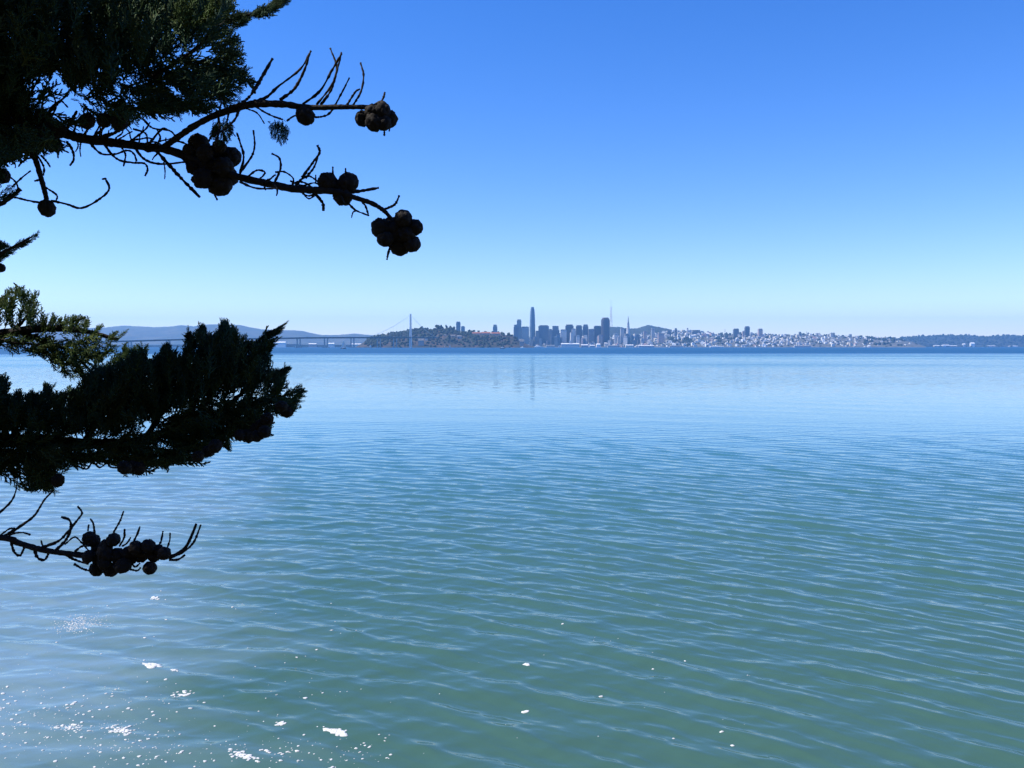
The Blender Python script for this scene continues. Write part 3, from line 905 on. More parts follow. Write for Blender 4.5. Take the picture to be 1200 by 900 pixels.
def sailboat(x, d, hgt, rz, label, heel=0.08, sail2=True):
    r = empty('sailboat', (xat(x, d), d, 0), rz)
    Ln = hgt * .72
    hull_mesh(Ln, Ln * .27, Ln * .09, Ln * .05).build('hull', M['hull_dark'], r)
    MB().box(-Ln * .15, Ln * .12, -Ln * .07, Ln * .07, Ln * .09, Ln * .14, .8).build('cabin', M['hull_white'], r)
    MB().bar((Ln * .05, 0, Ln * .08), (Ln * .05, -heel * hgt, hgt), hgt * .007, hgt * .004).build('mast', M['steel_grey'], r)
    MB().bar((Ln * .04, 0, Ln * .19), (-Ln * .40, Ln * .05, Ln * .20), hgt * .006).build('boom', M['steel_grey'], r)
    def sail(a, b_, c, belly, name):
        vs, fs = [], []
        n = 8
        for i in range(n + 1):
            for j in range(n + 1 - i):
                u, v = i / n, j / n
                q = Vector(a) * (1 - u - v) + Vector(b_) * u + Vector(c) * v
                k = 27 * u * v * (1 - u - v)
                vs.append((q.x, q.y + belly * (k + .4 * (u + v) * (1 - max(u, v))), q.z))
        ids = {}; c_ = 0
        for i in range(n + 1):
            for j in range(n + 1 - i): ids[i, j] = c_; c_ += 1
        for i in range(n):
            for j in range(n - i):
                fs.append((ids[i, j], ids[i + 1, j], ids[i, j + 1]))
                if i + j < n - 1: fs.append((ids[i + 1, j], ids[i + 1, j + 1], ids[i, j + 1]))
        o = MB().add(vs, fs).build(name, M['sail'], r)
        o.modifiers.new('thickness', 'SOLIDIFY').thickness = .05
    sail((Ln * .03, 0, Ln * .21), (-Ln * .40, Ln * .06, Ln * .22), (Ln * .03, -heel * hgt * .97, hgt * .97), Ln * .05, 'mainsail')
    if sail2:
        sail((Ln * .47, 0, Ln * .13), (Ln * .02, Ln * .07, Ln * .16), (Ln * .055, -heel * hgt * .85, hgt * .86), Ln * .05, 'jib')
    tag(r, label, 'sailboat', 'boats out on the bay')


sailboat(402.5, 2300, 26, 0.9, 'largest sailboat with white sails, in front of the bridge')
sailboat(434, 4300, 19, 0.4, 'white-sailed boat close to the left shore of the island')
sailboat(521.2, 4500, 16, 1.2, 'tiny sailboat under the island, left one of two', sail2=False)
sailboat(527.2, 4500, 17, 0.5, 'tiny sailboat under the island, right one of two')
sailboat(346.5, 4200, 14, 1.0, 'tiny sailboat under the bridge deck far left', sail2=False)


def motorboat(x, d, Ln, rz, label, dark=True):
    r = empty('motorboat', (xat(x, d), d, 0), rz)
    hull_mesh(Ln, Ln * .27, Ln * .10, Ln * .04).build('hull', M['hull_dark' if dark else 'hull_white'], r)
    MB().box(-Ln * .28, Ln * .18, -Ln * .10, Ln * .10, Ln * .11, Ln * .22, .86).build('cabin', M['hull_white'], r)
    MB().box(-Ln * .15, Ln * .08, -Ln * .08, Ln * .08, Ln * .2201, Ln * .29, .8).build('wheelhouse', M['hull_white'], r)
    MB().bar((-Ln * .05, 0, Ln * .29), (-Ln * .07, 0, Ln * .45), Ln * .008).build('mast', M['steel_grey'], r)
    tag(r, label, 'motorboat', 'boats out on the bay')


motorboat(589, 2600, 17, 0.2, 'small dark-hulled motorboat in front of the island')
motorboat(612, 5200, 22, 2.9, 'small pale motorboat near the right tip of the island', False)
d = 6300
r = empty('ferry', (xat(630.6, d), d, 0), 0.06)
Ln = 11 * 6.3
hull_mesh(Ln, 15, 4.2, 1.5).build('hull', M['hull_white'], r)
MB().box(-Ln * .40, Ln * .30, -6, 6, 4.3, 7.6, .97).build('cabin', M['hull_white'], r)
MB().box(-Ln * .30, Ln * .18, -5, 5, 7.61, 10.4, .95).build('upper_deck', M['hull_white'], r)
MB().box(Ln * .04, Ln * .15, -3, 3, 10.41, 12.6, .9).build('wheelhouse', M['steel_grey'], r)
MB().bar((-Ln * .08, 0, 10.4), (-Ln * .10, 0, 15), 1.3, 1.0, 8).build('funnel', M['hull_dark'], r)
tag(r, 'white passenger ferry at the foot of the tallest skyscraper', 'ferry')
# ------------------------------------------------------------------ the cypress leaning into the view
def foliage_mat(name, c0, c1, c2):
    m, nt, out = new_mat(name)
    L = nt.links.new
    geo = N(nt, 'ShaderNodeNewGeometry')
    no = N(nt, 'ShaderNodeTexNoise', i_Scale=9.0, i_Detail=3.0); L(geo.outputs['Position'], no.inputs['Vector'])
    ad = N(nt, 'ShaderNodeMath', operation='MULTIPLY_ADD'); L(geo.outputs['Random Per Island'], ad.inputs[0]); ad.inputs[1].default_value = 0.35; L(no.outputs['Fac'], ad.inputs[2])
    cr = N(nt, 'ShaderNodeValToRGB')
    e = cr.color_ramp.elements
    e[0].position = 0.30; e[0].color = (*c0, 1)
    e[1].position = 0.95; e[1].color = (*c2, 1)
    k = e.new(0.62); k.color = (*c1, 1)
    L(ad.outputs[0], cr.inputs['Fac'])
    p = N(nt, 'ShaderNodeBsdfPrincipled'); p.inputs['Roughness'].default_value = 0.7; p.inputs['Specular IOR Level'].default_value = 0.2
    L(cr.outputs['Color'], p.inputs['Base Color'])
    tr = N(nt, 'ShaderNodeBsdfTranslucent'); L(cr.outputs['Color'], tr.inputs['Color'])
    ms = N(nt, 'ShaderNodeMixShader'); ms.inputs[0].default_value = 0.38
    L(p.outputs[0], ms.inputs[1]); L(tr.outputs[0], ms.inputs[2])
    L(ms.outputs[0], out.inputs['Surface'])
    return m


M['foliage'] = foliage_mat('cypress_foliage', (0.020, 0.066, 0.052), (0.052, 0.118, 0.060), (0.120, 0.150, 0.055))
M['foliage_sunlit'] = foliage_mat('sunlit_cypress_foliage', (0.055, 0.100, 0.030), (0.095, 0.165, 0.046), (0.170, 0.200, 0.065))  # lighter copy of the foliage: sunlight on the lit tufts put into the colour
M['bark'] = noisy_mat('cypress_bark', (0.012, 0.010, 0.009), (0.038, 0.032, 0.028), 45.0, 0.9, bump=0.5)
M['cone'] = noisy_mat('cypress_cone', (0.010, 0.008, 0.007), (0.030, 0.024, 0.020), 90.0, 0.8, bump=0.3)


def catmull(pts, per=6):
    p = [Vector(q) for q in pts]
    if len(p) == 2:
        return [p[0].lerp(p[1], i / per) for i in range(per + 1)]
    p = [p[0] * 2 - p[1]] + p + [p[-1] * 2 - p[-2]]
    out_ = []
    for i in range(1, len(p) - 2):
        for j in range(per):
            t = j / per
            a, b, c, d = p[i - 1], p[i], p[i + 1], p[i + 2]
            out_.append(0.5 * ((2 * b) + (c - a) * t + (2 * a - 5 * b + 4 * c - d) * t * t + (3 * b - a - 3 * c + d) * t ** 3))
    out_.append(p[-2].copy())
    return out_


def tube(mb, pts, radii, n=7, per=5, lump=0.12, seed=0):
    """a knotty limb through pts with a radius at each of them"""
    r = random.Random(seed)
    line = catmull(pts, per)
    ts = [i * (len(radii) - 1) / (len(line) - 1) for i in range(len(line))]
    rad = [np.interp(t, range(len(radii)), radii) * (1 + lump * r.uniform(-1, 1)) for t in ts]
    up = Vector((0.12, -1, 0.2)).normalized()
    rings = []
    for i, c in enumerate(line):
        t = (line[min(i + 1, len(line) - 1)] - line[max(i - 1, 0)])
        t = t.normalized() if t.length > 1e-9 else Vector((1, 0, 0))
        u = t.cross(up)
        u = u.normalized() if u.length > 1e-6 else t.orthogonal().normalized()
        w = t.cross(u)
        up = (u.cross(t)).normalized() if False else up
        rings.append([c + (u * math.cos(2 * math.pi * k / n) + w * math.sin(2 * math.pi * k / n)) * rad[i] * (1 + lump * .6 * r.uniform(-1, 1)) for k in range(n)])
    mb.loft(rings)
    return line


# ---- one cone: a globe of woody shield scales with a small point in each
def cone_mesh():
    bm = bmesh.new(); bmesh.ops.create_icosphere(bm, subdivisions=4, radius=1.0)
    n = 20
    c = []
    for i in range(n):
        z = 1 - (2 * i + 1) / n; a = 2.39996 * i
        c.append((math.sqrt(1 - z * z) * math.cos(a), math.sqrt(1 - z * z) * math.sin(a), z))
    c = np.array(c)
    for v in bm.verts:
        q = np.array(v.co[:]); dots = np.sort(np.arccos(np.clip(c @ q, -1, 1)))
        gap = dots[1] - dots[0]
        k = 1.0 - 0.17 * math.exp(-(gap / 0.09) ** 2) + 0.10 * math.exp(-(dots[0] / 0.10) ** 2) + 0.03 * math.sin(9 * q[0] + 5 * q[1]) * math.cos(7 * q[2])
        v.co = Vector((q[0] * k, q[1] * k, q[2] * k * 1.12))
    me = bpy.data.meshes.new('cone'); bm.to_mesh(me); bm.free()
    me.polygons.foreach_set('use_smooth', np.ones(len(me.polygons), bool))
    me.materials.append(M['cone'])
    return me


CONE = cone_mesh()


# ---- sprays: a plumy twig set round with scale-leaved shoots
def spray_proto(seed, shoots=17, tert=3, fat=1.0, bend=0.18):
    r = random.Random(seed)
    V, Fq = [], []
    def prism(a, b, ra, rb, mid=True):
        a, b = np.array(a), np.array(b); t = b - a; ln = np.linalg.norm(t)
        t = t / ln
        u = np.cross(t, [0.3, 0.5, 0.81]); u /= np.linalg.norm(u); w = np.cross(t, u)
        base = len(V)
        segs = [(0, ra * .8), (.55, max(ra, rb) * 1.1), (1, rb * .35)] if mid else [(0, ra), (1, rb)]
        for f_, rr in segs:
            for k in range(3):
                an = 2.0944 * k
                V.append(a + t * ln * f_ + (u * math.cos(an) + w * math.sin(an)) * rr)
        for s in range(len(segs) - 1):
            for k in range(3):
                j = (k + 1) % 3
                Fq.append((base + s * 3 + k, base + s * 3 + j, base + s * 3 + 3 + j, base + s * 3 + 3 + k))
    ax = lambda t: np.array([t, bend * t * t * .6, bend * t * t])
    for k in range(5):
        prism(ax(k / 5), ax((k + 1) / 5), .016 * (1 - .12 * k) * fat, .016 * (1 - .12 * (k + 1)) * fat, mid=k == 4)
    for i in range(shoots):
        t = 0.05 + 0.93 * (i / shoots)
        p = ax(t)
        ln = (0.24 * (1 - t) ** .5 + 0.075) * r.uniform(.75, 1.2) * min(1, .55 + t * 3)
        an = 2.39996 * i + r.uniform(-.4, .4); op = r.uniform(.55, .85)
        dirv = np.array([math.cos(op), math.sin(op) * math.cos(an), math.sin(op) * math.sin(an)])
        e = p + dirv * ln + np.array([ln * .12, 0, ln * .05])
        prism(p, e, .013 * fat, .013 * fat)
        for j in range(tert):
            q = p + (e - p) * (.25 + .6 * j / max(1, tert - 1))
            l2 = ln * r.uniform(.35, .55) * (1 - .25 * j / tert)
            a2 = r.uniform(0, 6.28)
            d2 = dirv * .8 + .62 * np.array([.2, math.cos(a2), math.sin(a2)])
            d2 /= np.linalg.norm(d2)
            prism(q, q + d2 * l2, .012 * fat, .012 * fat)
    return np.array(V), np.array(Fq)


SPRAYS = [spray_proto(s, 16, 3, 1.6) for s in range(6)]
FINE = [spray_proto(80 + s, 12, 2, 2.0, .1) for s in range(4)]
FAT = [spray_proto(40 + s, 12, 2, 1.9) for s in range(4)]


def put_sprays(items, protos, seed=0):
    """items: (point, direction, length) -> merged arrays"""
    r = np.random.default_rng(seed)
    Vs, Fs, b = [], [], 0
    for p, dr, ln in items:
        V, Fq = protos[int(r.integers(len(protos)))]
        x = np.array(dr, float); x /= np.linalg.norm(x)
        a = r.uniform(0, 6.28)
        y = np.cross(x, [math.cos(a), math.sin(a), .37]); y /= np.linalg.norm(y); z = np.cross(x, y)
        W = (V @ np.stack([x, y, z])) * ln + np.array(p)
        Vs.append(W); Fs.append(Fq + b); b += len(V)
    return np.concatenate(Vs), np.concatenate(Fs)


def inside(poly, x, y):
    c = False
    j = len(poly) - 1
    for i in range(len(poly)):
        xi, yi = poly[i]; xj, yj = poly[j]
        if (yi > y) != (yj > y) and x < (xj - xi) * (y - yi) / (yj - yi) + xi:
            c = not c
        j = i
    return c


def fill(poly, n, depth, thick, size, skel, out=1.0, fwd=0.35, up=0.45, seed=0, holes=(), hug=0.0):
    """plumes through the body of a bough: outline in photo terms, standing depth metres out and thick metres deep"""
    r = random.Random(seed)
    xs_ = [p[0] for p in poly]; ys2 = [p[1] for p in poly]
    sk = []
    for a, b in zip(skel[:-1], skel[1:]):
        for k in range(12):
            sk.append((a[0] + (b[0] - a[0]) * k / 12, a[1] + (b[1] - a[1]) * k / 12, b[0] - a[0], b[1] - a[1]))
    items = []; tries = 0
    while len(items) < n and tries < n * 60:
        tries += 1
        x, y = r.uniform(min(xs_), max(xs_)), r.uniform(min(ys2), max(ys2))
        if not inside(poly, x, y): continue
        s = min(sk, key=lambda q: (q[0] - x) ** 2 + (q[1] - y) ** 2)
        dx, dy = x - s[0], y - s[1]; l = math.hypot(dx, dy) + 1e-6
        tl = math.hypot(s[2], s[3]) + 1e-6
        vx = out * dx / l + fwd * s[2] / tl + r.gauss(0, .30)
        vy = out * dy / l + fwd * s[3] / tl - up + r.gauss(0, .30)
        vl = math.hypot(vx, vy) + 1e-6; vx /= vl; vy /= vl
        L_ = size * r.uniform(.7, 1.25)
        d = depth + max(-1.6, min(1.6, r.gauss(0, .6))) * thick
        px = L_ / d * F
        ok = False
        for _ in range(4):                     # keep tips within the outline, give or take a little
            tx, ty = x + vx * px, y + vy * px
            if inside(poly, tx, ty) and not any(inside(h, tx, ty) for h in holes): ok = True; break
            px *= .72
        if not ok and r.random() > .08: continue
        if any(inside(h, x, y) for h in holes): continue
        p = at(x, y, d)
        q = at(x + vx * px, y + vy * px, d + r.gauss(0, .45) * px / F * d)
        v = q - p
        items.append((p, v, max(v.length, size * .3)))
    return items


TREE = empty('cypress_tree', (-3.0, 2.7, 2.2))
tag(TREE, 'dark cypress with cone-laden boughs reaching over the water', 'tree')
OFF = -TREE.location


def part(o, parent=None):
    """parts are modelled in place: the first level takes the tree's foot out again"""
    o.parent = parent or TREE
    if parent is None: o.location = OFF
    return o


CR = random.Random(21)
def cone(parent, x, y, rpx, d, jit=0.02):
    o = bpy.data.objects.new('cone', CONE); COL.objects.link(o); o.parent = parent
    dd = d + CR.uniform(-jit, jit)
    o.location = at(x, y, dd)
    s = rpx / F * dd * CR.uniform(.92, 1.07)
    o.scale = (s, s, s); o.rotation_euler = (CR.uniform(0, 6), CR.uniform(0, 6), CR.uniform(0, 6))


def twig(parent, pts, r0, r1, d, spread=0.03, seed=0, name='twig', lump=.30):
    rr = random.Random(seed * 7 + int(pts[0][0] * 10))
    n = len(pts); sl = rr.uniform(-spread, spread)
    P = [at(x + rr.gauss(0, .7) * (0 < i < n - 1), y + rr.gauss(0, .7) * (0 < i < n - 1), d + sl * i / max(1, n - 1)) for i, (x, y) in enumerate(pts)]
    mb = MB()
    k = d / F
    tube(mb, P, [r0 * k + (r1 - r0) * k * i / (n - 1) for i in range(n)], n=6, per=9, lump=lump, seed=seed)
    return mb.build(name, M['bark'], parent, smooth=True)


def limb(path, d, name='branch', n=9):
    """path: (x, y, radius in photo px, depth)"""
    mb = MB()
    P = [q[0] if len(q) == 2 else at(q[0], q[1], q[3]) for q in path]
    tube(mb, P, [q[1] if len(q) == 2 else q[2] / F * q[3] for q in path], n=n, per=9, lump=.10, seed=len(path))
    return part(mb.build(name, M['bark'], None, smooth=True))


# trunk, off the left edge of the picture
mb = MB()
tube(mb, [(-3.0, 2.7, 1.6), (-3.02, 2.68, 3.0), (-2.92, 2.75, 4.4), (-2.98, 2.8, 5.8), (-2.85, 2.7, 7.2), (-2.75, 2.75, 8.6)], [.34, .24, .21, .18, .13, .07], n=14, per=8, lump=.06, seed=3)
part(mb.build('trunk', M['bark'], None, smooth=True))

# ---- upper limb
dB = 1.72
B = limb([(Vector((-2.95, 2.76, 5.75)), .13), (-480, 150, 40, 2.1), (-120, 150, 14, 1.8), (0, 140, 8, 1.75), (40, 148, 6.5, dB), (74, 156, 5.6, dB), (97.5, 162.5, 5.4, dB), (130, 167, 5, dB), (162, 171, 4.8, dB), (195, 175.5, 4.8, 1.71),
          (219, 184, 4.6, 1.70), (250, 198, 4.4, 1.69), (282, 208, 4.2, 1.68), (315, 215.5, 4.2, 1.67), (342, 221, 4.4, 1.66), (369, 223, 4.2, 1.65), (396, 225, 3.6, 1.65), (417, 232, 3.0, 1.65), (435, 238, 2.8, 1.65), (450, 247, 2.6, 1.65), (458, 256, 2.2, 1.65)], dB)
A = limb([(190, 174, 3.6, 1.71), (208, 161, 3.6, 1.69), (227, 148, 3.6, 1.67), (250, 136, 3.8, 1.66), (273, 128, 4.0, 1.65), (297, 122, 4.2, 1.64), (330, 122, 4.0, 1.63), (360, 126, 3.4, 1.63), (396, 125.5, 3.0, 1.63), (426, 125.5, 2.7, 1.63), (446, 127, 2.2, 1.63)], 1.65)
a = 1.64
for i, (pts, r0, r1) in enumerate([
    ([(297, 108), (303, 98), (310.5, 85), (319.5, 68.5)], 2.4, 1.6), ([(270, 126), (283, 121), (293, 113), (299, 104)], 2.4, 1.2),
    ([(298, 119), (312, 113), (327, 101.5), (351, 80.5), (364.5, 59.5)], 2.0, 1.1), ([(328, 117), (345, 104.5), (357, 85), (363, 62.5)], 2.2, 1.2),
    ([(355, 122), (375, 106), (390, 82), (400.5, 62.5)], 1.8, 1.0), ([(376, 123), (388.5, 103), (394.5, 79), (387, 56.5)], 1.5, 1.0), ([(371, 123), (389, 98), (398, 74), (400, 61)], 1.4, 0.9),
    ([(364, 137), (376, 137), (387, 133), (399, 112), (409.5, 91)], 1.6, 1.0), ([(406, 124), (415.5, 109), (421.5, 104.5)], 1.5, 1.1), ([(414, 123), (423, 106), (425.5, 88), (422.5, 73.5)], 1.5, 1.0),
    ([(443, 125), (448, 115), (451, 108)], 1.5, 1.1), ([(448, 148), (450.5, 153), (450.5, 159)], 1.4, 1.0), ([(457, 146), (458, 150), (456, 154)], 1.2, .8),
    ([(299, 124), (308, 131), (320, 136), (331, 140)], 1.4, 1.0), ([(336, 142), (345, 137), (352, 134)], 1.2, 1.0), ([(285, 126), (300, 133), (310, 145)], 1.0, .7),
    ([(256, 134), (258, 120), (254, 104)], 1.2, .8), ([(280, 127), (276, 140), (262, 152), (250, 158)], 1.8, 1.0), ([(256, 138), (258, 150), (252, 170)], 1.6, 1.0), ([(268, 132), (266, 146), (276, 160)], 1.2, .8)]):
    twig(A, pts, r0, r1, a, seed=i)
for x, y, rp in ((357.6, 135.5, 10.3), (424.5, 139, 8), (438, 143.5, 10), (447, 130, 11), (455, 140, 10), (436, 131, 8), (450, 144, 8)):
    cone(A, x, y, rp, a, .012)
b_ = 1.66
for i, (pts, r0, r1) in enumerate([
    ([(281, 205), (285, 184), (282, 166), (277.5, 155.5)], 1.6, 1.0), ([(281, 203), (294, 184), (298.5, 169), (297, 152.5)], 1.6, 1.0), ([(320, 217), (328.5, 199), (327, 187), (318.5, 180)], 1.4, 1.1),
    ([(322.5, 202), (333, 200.5), (342, 208), (343.5, 217)], 1.2, 1.0), ([(289.5, 208), (300, 199), (310.5, 202), (304, 209), (294, 210)], 1.4, 1.0), ([(354, 208), (366, 190), (373.5, 178), (372, 170)], 1.6, 1.2),
    ([(358, 209), (369, 195), (374.5, 178)], 1.4, .9), ([(346, 218), (352, 210), (362, 207), (372, 213), (380, 222)], 1.5, 1.0), ([(342, 216), (350, 213), (360, 216), (370, 226), (362, 231), (354, 226)], 1.3, .9), ([(340, 212), (355, 218), (368, 214), (376, 219)], 1.2, .8),
    ([(367, 225), (376.5, 236.5), (379, 247)], 2.2, 1.7), ([(354, 225), (361, 232), (368, 230)], 1.2, .9), ([(281, 213), (300, 221.5), (324, 221)], 1.5, 1.0), ([(406, 226), (424, 222.5), (444, 220)], 2.2, 1.6),
    ([(418, 230), (427.5, 241), (432, 253)], 1.5, 1.0), ([(408, 238), (418, 247), (432, 252.5)], 1.5, .8), ([(417, 247), (413, 250), (412, 255)], 1.0, .7), ([(449, 246), (462, 239.5), (468, 229)], 1.9, 1.1), ([(457.5, 288), (456, 298), (453.5, 304)], 1.6, 1.0),
    ([(390, 205), (390, 196)], 1.1, .9), ([(405, 206), (405, 197)], 1.1, .9), ([(370, 214), (370, 205)], .9, .7), ([(78, 166), (84, 176), (86.7, 186), (82, 194)], 1.6, 1.2), ([(95, 165), (95, 175), (94.7, 184)], 1.2, .7),
    ([(104, 166), (117, 181), (134, 181), (150, 176.6), (158, 181), (160, 188.5)], 1.5, 1.0), ([(121, 168), (136.5, 186), (156, 191.8), (168, 190.7), (173, 198), (170, 206)], 1.5, 1.1), ([(157, 172), (171, 187.4), (190.7, 191.8), (219, 189.6)], 1.7, 1.3),
    ([(180, 173), (199, 195), (216.7, 212), (234, 231)], 2.2, 1.7), ([(192, 190), (194, 200), (193, 210)], 1.0, .6), ([(118, 161), (132, 155), (149.5, 147)], 2.4, 2.0), ([(110, 160), (122, 150), (132, 140)], 1.6, 1.2), ([(152, 166), (168, 153), (176, 143)], 1.4, .9),
    ([(156, 151), (170, 156), (173, 167)], 1.3, .9), ([(176, 167), (190, 152), (200, 154)], 1.4, .9), ([(168, 140), (180, 149), (198, 153), (206, 160)], 1.3, .9), ([(186, 174), (205, 165), (222, 170)], 1.8, 1.0), ([(240, 176), (246, 160), (256, 150)], 1.4, .9), ([(252, 219), (253, 228), (254.5, 234)], 1.5, 1.1),
    ([(40, 148), (52, 135), (66, 122), (80, 110)], 2.2, 1.4), ([(52, 150), (66, 126), (62, 108)], 1.4, .9), ([(58, 127), (70, 118), (80, 126)], 1.2, .8), ([(75, 156), (83, 143), (90, 130)], 2.4, 1.6), ([(84, 158), (88, 148), (86, 138)], 1.5, 1.0)]):
    twig(B, pts, r0, r1, b_ if pts[0][0] > 260 else 1.71, seed=100 + i)
for x, y, rp in ((384, 214, 12.3), (408, 214, 12.3), (402, 230, 11), (396, 220, 9), (447, 268, 12), (472.5, 256, 11), (486, 266.5, 9.5), (483, 286, 9.5), (468, 289, 11), (451.5, 280, 9), (465, 271, 13), (458, 262, 8), (476, 274, 9)):
    cone(B, x, y, rp, b_, .014)
for x, y, rp in ((233, 168, 11), (238, 209, 12), (251, 185, 13), (230, 187, 12), (271, 184, 11), (258, 217, 12), (269, 207, 11), (247, 197, 12), (262, 196, 11), (240, 179, 10), (222, 176, 8), (257, 172, 8), (226, 197, 8)):
    cone(B, x, y, rp, 1.69, .03)
for x, y, rp in ((62, 168, 10), (66, 152, 10), (48, 160, 11), (34, 170, 11), (20, 162, 12), (8, 178, 12), (102, 142, 9), (122, 141, 8), (140, 143, 9), (50, 140, 10), (30, 148, 11)):
    cone(B, x, y, rp, 1.74, .06)
# the web of fine dead twigs round the limb
WR = random.Random(4)
for i in range(34):
    x0 = WR.choice([WR.uniform(80, 260), WR.uniform(100, 220), WR.uniform(300, 400)])
    y0 = float(np.interp(x0, [74, 130, 195, 250, 315, 369, 400], [156, 167, 175, 198, 215, 223, 226]))
    up_ = WR.random() < (.72 if x0 < 260 else .5)
    L1 = WR.uniform(14, 34) if x0 < 260 else WR.uniform(7, 16)
    a0 = (-1 if up_ else 1) * WR.uniform(.5, 1.3); cv = WR.uniform(-.9, .9)
    pts = [(x0, y0)]
    for k in range(4):
        aa = a0 + cv * k * .45
        pts.append((pts[-1][0] + L1 / 4 * math.cos(aa), pts[-1][1] + L1 / 4 * math.sin(aa)))
    twig(B, pts, WR.uniform(.9, 1.6), WR.uniform(.6, .9), 1.71 if x0 < 260 else b_, seed=700 + i, spread=.06)
# the small hanging fork on the left
d = 1.74
Lf = limb([(20, 150, 4.0, 1.78), (33, 176, 3.4, d), (41, 186, 3.2, d), (46.6, 203.7, 3.0, d), (52, 223, 2.8, d), (55, 236, 2.4, d)], d)
for i, (pts, r0, r1) in enumerate([([(60, 235), (78, 240.5), (95, 244), (115, 235), (127, 221), (123.5, 209)], 1.6, 1.2), ([(123.5, 209), (120, 210)], 1.4, .9), ([(16, 231), (32.5, 236), (50, 238)], 1.2, 1.4), ([(51, 218), (65, 227.5), (66, 235)], 1.1, 1.0), ([(43, 181), (52, 195), (51, 206)], 1.3, 1.0),
                                    ([(48, 182), (57, 191), (59, 196)], 1.3, .9), ([(46, 211), (41, 212)], 1.3, 1.0), ([(-115, 156), (-80, 205), (-40, 238), (-4, 240), (11, 232), (24, 222)], 4.2, 2.2), ([(-120, 158), (-90, 240), (-50, 300), (-20, 304), (10, 292), (38, 277)], 4.4, 1.0), ([(14, 219), (25, 208), (36, 200)], 1.2, 1.0), ([(22, 224), (18, 214), (10, 206)], 1.5, 1.0)]):
    twig(Lf, pts, r0, r1, d, seed=200 + i)
cone(Lf, 55, 244, 9.6, d, .005); cone(Lf, 2, 206, 9, 1.8); cone(Lf, 1, 314, 5, 1.9)

U1 = [(-250, -40), (190, -30), (205, -8), (275, -8), (274, 5), (262, 20), (272, 33), (283, 30), (276, 40), (286, 48), (276, 56), (292, 60), (283, 68), (298, 73), (288, 84), (300, 92), (288, 100), (286, 114), (276, 122), (262, 127), (240, 132),
      (215, 133), (190, 135), (172, 138), (150, 146), (136, 150), (118, 140), (109, 150), (100, 153), (91, 145), (92, 128), (82, 110), (70, 95), (50, 92), (35, 98), (30, 113), (40, 124), (58, 126), (72, 140), (76, 160), (70, 176),
      (60, 178), (54, 172), (47, 181), (38, 184), (31, 176), (20, 188), (8, 195), (-60, 212), (-120, 218), (-240, 200), (-300, 120)]
TIP = [(262, 34), (262, 20), (274, 14), (290, 13), (302, 10), (318, 2), (330, -8), (345, -8), (341, 2), (330, 8), (318, 13), (306, 20), (296, 22), (286, 29), (272, 35)]
items = fill(U1, 2700, 1.80, .20, .062, [(-300, 110), (-60, 120), (60, 130), (150, 100), (230, 60)], seed=1, out=.8, fwd=.4, up=.25)
items += fill(U1, 800, 1.80, .24, .045, [(-300, 110), (-60, 120), (60, 100), (150, 70), (230, 40)], seed=31, out=.9, fwd=.5, up=.2)
items += fill([(-60, 92), (34, 100), (30, 114), (58, 127), (76, 148), (72, 176), (50, 181), (30, 178), (8, 195), (-60, 208)], 420, 1.78, .14, .045, [(-80, 140), (70, 150)], seed=33, out=.9, fwd=.4, up=.1)
items += fill(TIP, 170, 1.72, .03, .026, [(255, 38), (290, 20), (342, -2)], seed=2, out=.35, fwd=.9, up=.25)
V, Fq = put_sprays(items, SPRAYS, 1)
mesh_np('foliage', V, Fq, M['foliage'], B)
twig(B, [(180, 90), (230, 55), (262, 28), (300, 14), (342, -3)], 3.0, 1.0, 1.74, seed=300)
items = fill([(322, 136), (334, 140), (340, 152), (336, 168), (330, 173), (322, 166), (316, 158), (315, 150), (318, 142)], 75, 1.63, .015, .016, [(328, 130), (328, 175)], seed=3, out=.3, fwd=1, up=0)
items += fill([(250, 140), (265, 135), (275, 150), (268, 170), (255, 172), (246, 160)], 90, 1.66, .03, .020, [(262, 130), (260, 175)], seed=4, out=.5, fwd=.8, up=0)
items += fill([(312, 142), (318, 140), (316, 148)], 4, 1.63, .01, .012, [(312, 140), (316, 150)], seed=5, up=0)
V, Fq = put_sprays(items, SPRAYS, 2)
mesh_np('foliage', V, Fq, M['foliage'], A)
items = fill([(-20, 196), (2, 196), (10, 204), (14, 216), (24, 221), (16, 230), (4, 236), (-20, 240)], 60, 1.76, .04, .03, [(-20, 240), (5, 222), (10, 205)], seed=6, up=.3)
items += fill([(-20, 318), (-20, 283), (0, 281), (6, 284), (12, 288), (20, 284), (30, 279), (38, 275), (48, 270), (44, 277), (32, 286), (22, 290), (12, 299), (0, 306)], 260, 1.9, .03, .022, [(-20, 306), (10, 292), (48, 271)], seed=7, out=.5, fwd=.8, up=.15)
V, Fq = put_sprays(items, SPRAYS, 3)
mesh_np('foliage', V, Fq, M['foliage'], Lf)

